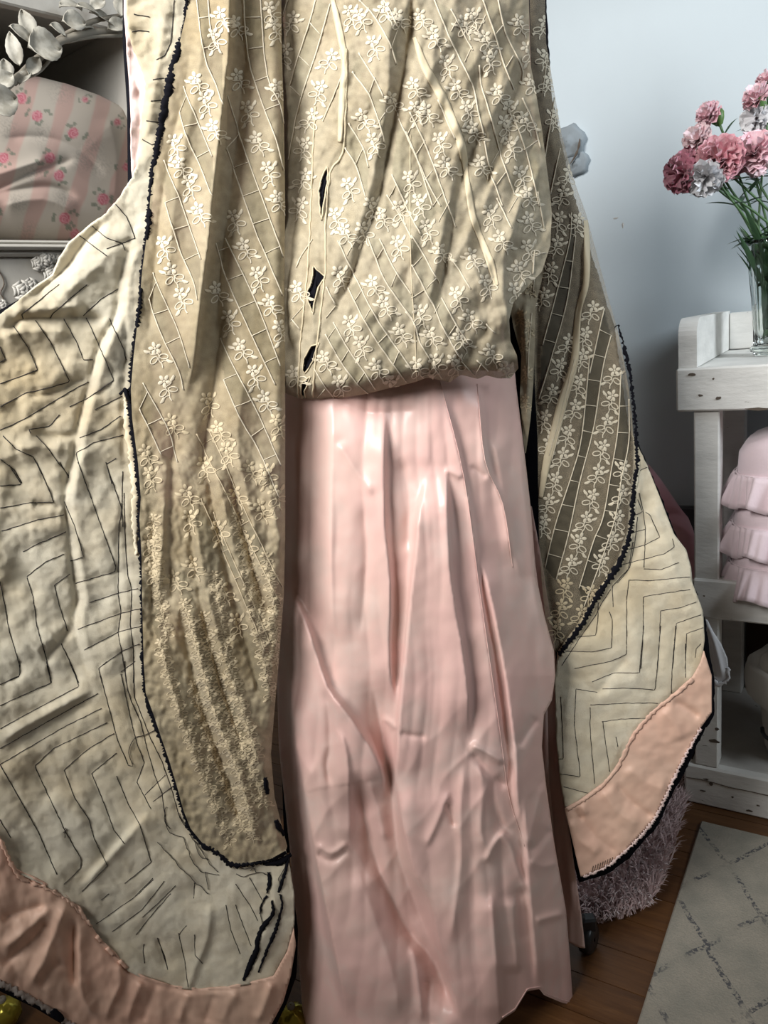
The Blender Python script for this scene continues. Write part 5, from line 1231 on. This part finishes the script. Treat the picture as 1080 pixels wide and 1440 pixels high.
# ================================================================ DARK BENCH WITH ROSE CUSHION
bb = on_floor(960, 1040)
bz = sp(-0.62, SHELF_D - 0.34, 0.0)
bench = thing('dark_bench', 'dark grey wooden bench mostly hidden behind the coat beside the shelf', 'bench', bz)
M['bench'] = mat_new('charcoal_wood', (0.035, 0.035, 0.037), 0.6)
btop = on_plane(960, 712, sp(0, SHELF_D - 0.03, 0), DD)[2]
Geo().box(bz + UP * 0.43, DA * 0.60, DD * 0.30, UP * 0.045, 0.006).obj('seat', M['bench'], bench)
Geo().box(bz + DD * 0.302 + UP * 0.30, DA * 0.60, DD * 0.025, UP * (btop - 0.30), 0.006).obj('backrest', M['bench'], bench)
for s in (0.0, 0.555):
    for d in (0.0, 0.255): Geo().box(bz + DA * s + DD * d, DA * 0.045, DD * 0.045, UP * 0.429, 0.003).obj('leg', M['bench'], bench)
CU = [(850, 640), (902, 646), (914, 655), (928, 672), (945, 697), (958, 716), (968, 728), (975, 745), (982, 775), (984, 815), (975, 850), (950, 880), (900, 890), (860, 860), (840, 760)]
def puff(poly, p0, n, r, k, creases=(), sgn=1):
    pd = plane_depth(p0, n)
    def f(x, y):
        d, _ = poly_dist(x, y, poly, True); ins = in_poly(x, y, poly); d = np.where(ins, np.abs(d), 0)
        return pd(x, y) - sgn * (r * np.sqrt(np.clip(1 - np.exp(-d / k), 0, 1)) + (folds(x, y, creases) if len(creases) else 0))
    return f
cu_p0 = sp(0, 0.17, 0)
M['rose'] = mat_new('dusty_rose_velvet', (0.70, 0.37, 0.42), 0.7, Sheen_Weight=0.6, Sheen_Roughness=0.4)
cush = thing('velvet_cushion', 'dusty rose velvet cushion leaning on the dark bench behind the coat', 'cushion', on_plane(915, 870, cu_p0, DD))
cr_c = [([(925, 725), (950, 722), (975, 735)], -0.012, 6, 6), ([(930, 735), (955, 740), (980, 760)], 0.012, 8, 8), ([(915, 670), (930, 705), (940, 740)], 0.008, 10, 10)]
cloth('cover', Surf(CU, puff(CU, cu_p0, DD, 0.06, 22, cr_c)), M['rose'], cush, 3, thick=0)
cloth('back_cover', Surf(CU, puff(CU, cu_p0, DD, 0.05, 22, (), -1)), M['rose'], cush, 5, thick=0)

# ================================================================ FLOOR RUG AND FUR
rc = on_floor(986, 1158)
RT = 0.009
def rug_mat():
    m = mat_new('grey_woven_rug', (0.36, 0.345, 0.30), 0.95)
    uv = coords(m, 'UV')
    sep = nd(m, 'ShaderNodeSeparateXYZ')
    nz = nd(m, 'ShaderNodeTexNoise'); nz.inputs['Scale'].default_value = 9; ln(m, uv, nz.inputs['Vector'])
    off = nd(m, 'ShaderNodeVectorMath', operation='MULTIPLY_ADD'); ln(m, nz.outputs['Color'], off.inputs[0]); off.inputs[1].default_value = (0.02, 0.02, 0); ln(m, uv, off.inputs[2])
    ln(m, off.outputs[0], sep.inputs[0])
    masks = []
    for sg in (1, -1):
        a = nd(m, 'ShaderNodeMath', operation='MULTIPLY_ADD'); ln(m, sep.outputs['X'], a.inputs[0]); a.inputs[1].default_value = 1.45 * sg; ln(m, sep.outputs['Y'], a.inputs[2])
        p = nd(m, 'ShaderNodeMath', operation='PINGPONG'); ln(m, a.outputs[0], p.inputs[0]); p.inputs[1].default_value = 0.125
        l = nd(m, 'ShaderNodeMath', operation='LESS_THAN'); ln(m, p.outputs[0], l.inputs[0]); l.inputs[1].default_value = 0.009; masks.append(l.outputs[0])
    mx = nd(m, 'ShaderNodeMath', operation='MAXIMUM'); ln(m, masks[0], mx.inputs[0]); ln(m, masks[1], mx.inputs[1])
    br_ = ramp(m, noise(m, uv, 130, 3), [(0.46, (0, 0, 0)), (0.54, (1, 1, 1))]); worn = ramp(m, noise(m, uv, 11, 3), [(0.40, (0, 0, 0)), (0.55, (1, 1, 1))])
    k = nd(m, 'ShaderNodeMath', operation='MULTIPLY'); ln(m, mx.outputs[0], k.inputs[0]); ln(m, br_, k.inputs[1])
    k2 = nd(m, 'ShaderNodeMath', operation='MULTIPLY'); ln(m, k.outputs[0], k2.inputs[0]); ln(m, worn, k2.inputs[1])
    base_c = mixc(m, ramp(m, noise(m, uv, 14, 5), [(0.4, (0, 0, 0)), (0.65, (1, 1, 1))]), (0.36, 0.325, 0.265), (0.275, 0.26, 0.215))
    base_c = mixc(m, ramp(m, noise(m, uv, 220, 2), [(0.35, (0.35, 0.35, 0.35)), (0.7, (0, 0, 0))]), base_c, (0.2, 0.2, 0.18))
    ln(m, mixc(m, k2.outputs[0], base_c, (0.085, 0.085, 0.09)), bsdf(m).inputs['Base Color'])
    ln(m, bump(m, noise(m, uv, 260, 3), 0.6, 0.003), bsdf(m).inputs['Normal'])
    return m
rug = Geo().box(rc + UP * 0.0005 - DD * 1.5, DA * 1.25, DD * 1.5, UP * RT, 0.003)
v = np.array(rug.v); uvr = np.stack([(v - rc) @ DA, (v - rc) @ DD], 1)
tag(mesh_obj('rug', rug.v, rug.f, rug_mat(), None, False, uv=uvr), 'worn grey woven rug with a broken dark diamond pattern on the floor', 'rug')

FU = [(963, 1122), (962, 1150), (954, 1195), (944, 1235), (928, 1270), (912, 1288), (885, 1297), (850, 1300), (815, 1300), (770, 1280), (735, 1220), (760, 1130), (820, 1080), (900, 1065), (945, 1085)]
fpoly = np.array([on_floor(x, y)[:2] for x, y in FU])
fur = thing('fur_rug', 'fluffy dusty pink faux fur rug lying behind the skirt hem', 'fur rug', (*fpoly.mean(0), 0.0))
M['fur'] = mat_new('dusty_pink_fur', (0.66, 0.51, 0.51), 0.9, Sheen_Weight=0.5)
M['fur2'] = mat_new('dusty_pink_backing', (0.42, 0.30, 0.30), 0.95)
cx_, cy_ = fpoly.mean(0); nF = len(fpoly); v = []
for q, z in ((1.0, 0.001), (0.99, 0.014), (0.9, 0.035), (0.6, 0.05), (0.0, 0.055)):
    v += [(cx_ + (x - cx_) * q * 0.88, cy_ + (y - cy_) * q * 0.88, z) for x, y in fpoly]
mesh_obj('backing', v, [[i * nF + j, i * nF + (j + 1) % nF, (i + 1) * nF + (j + 1) % nF, (i + 1) * nF + j] for i in range(4) for j in range(nF)], M['fur2'], fur)
rs = np.random.RandomState(4); v = []; f = []
lo = fpoly.min(0); hi = fpoly.max(0); cnt = 0
while cnt < 13000:
    x, y = lo + (hi - lo) * rs.rand(2)
    if not in_poly(np.array([x]), np.array([y]), fpoly)[0]: continue
    r = np.array([x - cx_, y - cy_]); rr = np.linalg.norm(r) / 0.25
    cl = vnoise(np.array(x * 28), np.array(y * 28), 3) * 5 + rs.uniform(-0.5, 0.5)
    h0 = 0.052 * max(0.0, 1 - min(1, rr) ** 2.5)
    d = np.array([r[0] * 1.2 + 0.7 * math.cos(cl * 3) * 0.35, r[1] * 1.2 + 0.7 * math.sin(cl * 3) * 0.35, 0.75]); d /= np.linalg.norm(d)
    L = rs.uniform(0.03, 0.058); w = rs.uniform(0.0009, 0.0018); a = rs.uniform(0, 6.3); sd = np.array([math.cos(a), math.sin(a), 0]) * w
    p0 = np.array([x, y, h0 + 0.002]); p1 = p0 + d * L * 0.55; p2 = p0 + d * L + np.array([d[0], d[1], -0.9]) * L * 0.25
    p2[2] = max(p2[2], 0.004)
    b = len(v); v += [p0 - sd, p0 + sd, p1 - sd, p1 + sd, p2]; f += [[b, b + 1, b + 3, b + 2], [b + 2, b + 3, b + 4]]; cnt += 1
mesh_obj('pile', v, f, M['fur'], fur, True, kind='stuff')

# ================================================================ LEFT: PAINTED CABINET, PILLOW, GARLAND
CY = math.radians(40)
CC = np.array([math.sin(CY), math.cos(CY), 0]); CN = np.array([math.cos(CY), -math.sin(CY), 0]); CI = -CN
cp0 = at(60, 349, 1.5)
def cq(px, py, off=0.0):
    w = on_plane(px, py, cp0 - CN * 0 + CI * off, CN); return float((w - cp0) @ CC), float(w[2])
def cb(s, d, z): return np.array([cp0[0], cp0[1], 0]) + CC * s + CI * d + UP * z
zr0, zr1 = cq(60, 360)[1], cq(60, 338)[1]
s0, s1 = cq(-70, 345)[0], cq(235, 345)[0]
cab = thing('painted_cabinet', 'antique white painted cabinet with carved roses and open cubby behind the coat', 'cabinet', cb((s0 + s1) / 2, 0.2, 0))
def cbox(name, a0, a1, d0, d1, z0, z1, mat='cab', bev=0.003, parent=None): return Geo().box(cb(a0, d0, z0), CC * (a1 - a0), CI * (d1 - d0), UP * (z1 - z0), bev).obj(name, M[mat], parent or cab)
fp = cbox('front_panel', s0, s1, 0.012, 0.035, 0.0, zr0 - 0.0005)
for (z0_, z1_, dd0) in ((zr0, zr0 + (zr1 - zr0) * 0.38, 0.002), (zr0 + (zr1 - zr0) * 0.38, zr0 + (zr1 - zr0) * 0.72, -0.010), (zr0 + (zr1 - zr0) * 0.72, zr1, -0.004)):
    cbox('moulding', s0, s1, dd0, 0.034, z0_, z1_, bev=0.004)
cbox('cubby_floor', s0, s1, 0.0345, 0.40, zr0, zr1 - 0.004, 'cab')
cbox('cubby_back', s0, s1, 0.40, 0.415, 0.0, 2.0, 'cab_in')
cbox('end_panel', s1, s1 + 0.02, 0.0, 0.415, 0.0, 2.0); cbox('end_panel', s0 - 0.02, s0, 0.0, 0.415, 0.0, 2.0)
zt = cq(60, 22)[1]
cbox('upper_board', s0, s1, 0.0, 0.398, zt + 0.03, zt + 0.05); vb = cbox('valance', s0, s1, -0.012, 0.010, zt, zt + 0.22, 'cab')
# carved roses
def rose(c, R, seed, parent):
    g = Geo(); rs = np.random.RandomState(seed); e1 = CC; e2 = UP; out = CN
    for ring, (nr, rr, ht) in enumerate(((6, 0.85, 0.25), (5, 0.55, 0.5), (3, 0.25, 0.75))):
        for k in range(nr):
            a = 2 * math.pi * (k + ring * 0.5) / nr; d = e1 * math.cos(a) + e2 * math.sin(a); t = -e1 * math.sin(a) + e2 * math.cos(a); vv = []
            for j in range(4):
                for i in range(5):
                    u = (i / 4 * 2 - 1); q = j / 3
                    vv.append(c + d * R * (rr - 0.35 + 0.5 * q) + t * R * 0.42 * u * (0.6 + 0.5 * q) + out * R * (ht * 0.5 + 0.35 * math.sin(q * 2.2) - 0.25 * u * u))
            g.add(vv, [[j * 5 + i, j * 5 + i + 1, (j + 1) * 5 + i + 1, (j + 1) * 5 + i] for j in range(3) for i in range(4)])
    o = g.obj('carved_rose', M['cab'], parent, True); md = o.modifiers.new('t', 'SOLIDIFY'); md.thickness = 0.002
    return o
for k, (px, py, R) in enumerate(((62, 366, 0.016), (52, 372, 0.013), (70, 362, 0.012), (30, 410, 0.018), (42, 404, 0.015), (70, 388, 0.015), (80, 382, 0.012), (2, 432, 0.012), (82, 364, 0.012))):
    s, z = cq(px, py, 0.012); rose(cb(s, 0.012, z) + CN * 0.001, R, k, cab)
sc = [cb(*(lambda q: (q[0], 0.010, q[1]))(cq(x, y, 0.012))) for x, y in ((-8, 375), (2, 388), (5, 400), (0, 412), (4, 422), (-6, 432))]
Geo().tube(smooth_poly(sc, 4), 0.0012, 5).obj('painted_scroll', M['chip'], cab, True)

PI = [(-60, 120), (-20, 108), (20, 104), (55, 108), (95, 118), (140, 134), (175, 152), (192, 175), (200, 220), (205, 290), (200, 330), (150, 337), (100, 338), (40, 338), (-60, 338)]
roses = [(30, 138, 1), (52, 163, 1), (103, 187, 1), (5, 222, 1), (70, 222, 1), (83, 247, 1), (145, 280, 1.1), (91, 307, 1.05), (106, 330, 1), (165, 172, .7), (-20, 180, 1), (178, 235, .8), (-10, 300, 1), (120, 140, .6)]
sprays = [(130, 205), (25, 285), (40, 325), (90, 280), (140, 235), (60, 190), (115, 225), (85, 130), (150, 315), (10, 180), (175, 300), (45, 245)]
def pillow_col(x, y):
    st = np.sin((x + 0.28 * y + 6 * vnoise(x / 30, y / 40, 2)) * 2 * math.pi / 54 - 1.2)
    k = np.clip((st - 0.1) * 3, 0, 1)[:, None]
    c = np.array([0.50, 0.44, 0.37]) * (1 - k) + np.array([0.50, 0.34, 0.29]) * k
    for sx, sy in sprays:
        d = np.hypot(x - sx, (y - sy)); m = (np.clip(1 - d / 22, 0, 1) * (vnoise(x / 2.6, y / 2.6, 5) > 0.05))[:, None] * 0.6
        c = c * (1 - m) + np.array([0.30, 0.26, 0.22]) * m
    for i, (sx, sy, s) in enumerate(roses):
        for j in range(9):
            a = j * 2.2 + i; lx = sx + s * 14 * math.cos(a) * (0.8 + 0.3 * (j % 3)); ly = sy + s * 12 * math.sin(a) * (0.8 + 0.25 * (j % 2))
            m = ((np.hypot((x - lx) * 1.0, (y - ly)) < 2.6 * s) * 0.75)[:, None]
            c = c * (1 - m) + np.array([0.17, 0.19, 0.14]) * m
        d = np.hypot(x - sx, y - sy) + 2.5 * vnoise(x / 2.5, y / 2.5, 4)
        m = (np.clip((8.5 * s - d) / 2, 0, 1) * 0.9)[:, None]
        sw = 0.5 + 0.5 * np.sin(d * 1.5 + np.arctan2(y - sy, x - sx) * 2)
        c = c * (1 - m) + (np.array([0.50, 0.08, 0.13]) * sw[:, None] + np.array([0.66, 0.28, 0.32]) * (1 - sw[:, None])) * m
    return c
M['print'] = mat_new('floral_print_cotton', (0.6, 0.5, 0.4), 0.8, Sheen_Weight=0.15)
va = nd(M['print'], 'ShaderNodeVertexColor', layer_name='print'); ln(M['print'], va.outputs['Color'], bsdf(M['print']).inputs['Base Color'])
pp0 = cp0 + CI * 0.09
pil = thing('floral_pillow', 'pink striped floral pillow with roses resting in the white cabinet cubby', 'pillow', on_plane(80, 337, pp0, CN))
cr_p = [([(-30, 272), (0, 264), (40, 245), (75, 232), (110, 222)], -0.010, 5, 7), ([(-30, 282), (0, 272), (50, 262), (85, 265), (112, 282)], -0.008, 6, 5), ([(-20, 250), (30, 235), (70, 222)], 0.008, 9, 9), ([(0, 290), (60, 280), (110, 300)], 0.008, 12, 10),
        ([(0, 195), (60, 192), (110, 210), (150, 250)], -0.006, 8, 8), ([(150, 160), (165, 220), (160, 290)], 0.006, 16, 14)]
cloth('front_cover', Surf(PI, puff(PI, pp0, CN, 0.075, 40, cr_p)), M['print'], pil, 1.8, thick=0, col=pillow_col)
cloth('back_cover', Surf(PI, puff(PI, pp0, CN, 0.06, 40, (), -1)), M['print'], pil, 5, thick=0, col=pillow_col)

M['gleaf'] = mat_new('whitewashed_leaf', (0.52, 0.51, 0.46), 0.75)
ln(M['gleaf'], mixc(M['gleaf'], ramp(M['gleaf'], noise(M['gleaf'], coords(M['gleaf'], 'Object'), 50, 4), [(0.42, (0, 0, 0)), (0.62, (1, 1, 1))]), (0.46, 0.44, 0.38), (0.31, 0.29, 0.24)), bsdf(M['gleaf']).inputs['Base Color'])
M['twig'] = mat_new('whitewashed_twig', (0.26, 0.235, 0.19), 0.85)
gp = cp0 - CI * 0.045
def gpt(px, py, off=0.0): return on_plane(px, py, gp + CN * off, CN)
gar = thing('leaf_garland', 'whitewashed artificial leaf garland hanging across the cabinet front above the pillow', 'garland', gpt(60, 60))
for p, r in (([(-20, 140), (5, 125), (30, 105), (52, 84), (85, 58), (120, 48), (150, 44), (190, 40)], 0.0065), ([(20, 118), (45, 95), (60, 75), (90, 50), (130, 30), (170, 22)], 0.0045), ([(28, 112), (50, 104), (62, 94), (70, 84)], 0.003), ([(90, 60), (130, 52), (176, 50)], 0.003), ([(60, 70), (45, 50), (42, 35)], 0.0025)):
    q = np.array([gpt(x, y, 0.006 * math.sin(i * 1.7)) for i, (x, y) in enumerate(p)])
    pts = resample(smooth_poly(q, 4), 0.008)
    Geo().tube(pts, r * (1 + 0.25 * vnoise(np.arange(len(pts)) * 0.8, np.zeros(len(pts)), 4)), 7).obj('twig', M['twig'], gar, True)
def gleaf(px, py, L, W, ang, tilt, off):
    c = gpt(px, py, off); d = CC * math.cos(ang) + UP * math.sin(ang); t = -CC * math.sin(ang) + UP * math.cos(ang)
    nrm = CN * math.cos(tilt) + t * math.sin(tilt); t = t * math.cos(tilt) - CN * math.sin(tilt)
    n = 13; v = []
    for i in range(n):
        q = i / (n - 1); w = W * math.sin(math.pi * q ** 0.85) ** 0.8 * (1 + 0.05 * (i % 2)); x = (q - 0.5) * L
        for u in (-1, -0.5, 0, 0.5, 1):
            v.append(c + d * x + t * w * u + nrm * (0.35 * W * u * u - 0.12 * L * (2 * q - 1) ** 2 + (0.0 if u else -0.0012)))
    o = mesh_obj('leaf', v, [[i * 5 + j, i * 5 + j + 1, (i + 1) * 5 + j + 1, (i + 1) * 5 + j] for i in range(n - 1) for j in range(4)], M['gleaf'], gar, True)
    md = o.modifiers.new('t', 'SOLIDIFY'); md.thickness = 0.0008
for a in ((64, 66, 0.062, 0.028, 0.1, 0.2, 0.02), (105, 30, 0.046, 0.017, 0.1, 0.1, 0.015), (38, 32, 0.042, 0.014, 1.9, 0.5, 0.01), (30, 48, 0.040, 0.012, -0.6, 0.3, 0.012), (20, 68, 0.052, 0.013, 1.7, 0.7, 0.015), (6, 112, 0.04, 0.016, 0.6, 0.4, 0.015),
          (8, 96, 0.03, 0.012, 1.6, 0.3, 0.01), (2, 142, 0.06, 0.026, 0.3, 0.1, 0.02), (100, 8, 0.046, 0.013, 0.1, 0.8, 0.01), (125, 13, 0.045, 0.011, -0.2, 0.7, 0.014), (82, 42, 0.03, 0.011, -0.5, 0.4, 0.01), (118, 38, 0.042, 0.012, 0.2, 0.9, 0.005),
          (145, 25, 0.05, 0.013, -0.35, 0.6, 0.008), (165, 35, 0.045, 0.013, 0.4, 0.3, 0.012), (172, 8, 0.04, 0.016, 1.2, 0.5, 0.015), (138, 5, 0.04, 0.012, 0.6, 0.5, 0.01), (48, 92, 0.04, 0.012, 0.9, 0.4, 0.012), (35, 108, 0.035, 0.010, 0.7, 0.8, 0.008)):
    gleaf(*a)

# ================================================================ GOLD ORNAMENTS ON THE FLOOR
M['gold'] = mat_new('olive_gold_glass', (0.42, 0.36, 0.05), 0.15, Metallic=0.6)
for (px, py, R, lb) in ((7, 1424, 0.029, 'shiny olive gold glass ornament on the floor at the bottom left corner'), (412, 1432, 0.026, 'gold ornament on the floor between the coat hem and the skirt')):
    c = on_floor(px, py, R * 1.02)
    t = thing('gold_ornament', lb, 'ornament', c - UP * R)
    prof = [(0.001 + R * math.sin(a), -R * math.cos(a)) for a in np.linspace(0, math.pi, 13)]
    Geo().lathe(prof, c, 28, wob=lambda i, a: 1 + 0.06 * math.cos(9 * a + i)).obj('ball', M['gold'], t, True)
    Geo().lathe([(R * 0.28, R * 0.92), (R * 0.28, R * 1.15), (R * 0.2, R * 1.2), (0.001, R * 1.2)], c, 14).obj('cap', M['twig'], t, True)
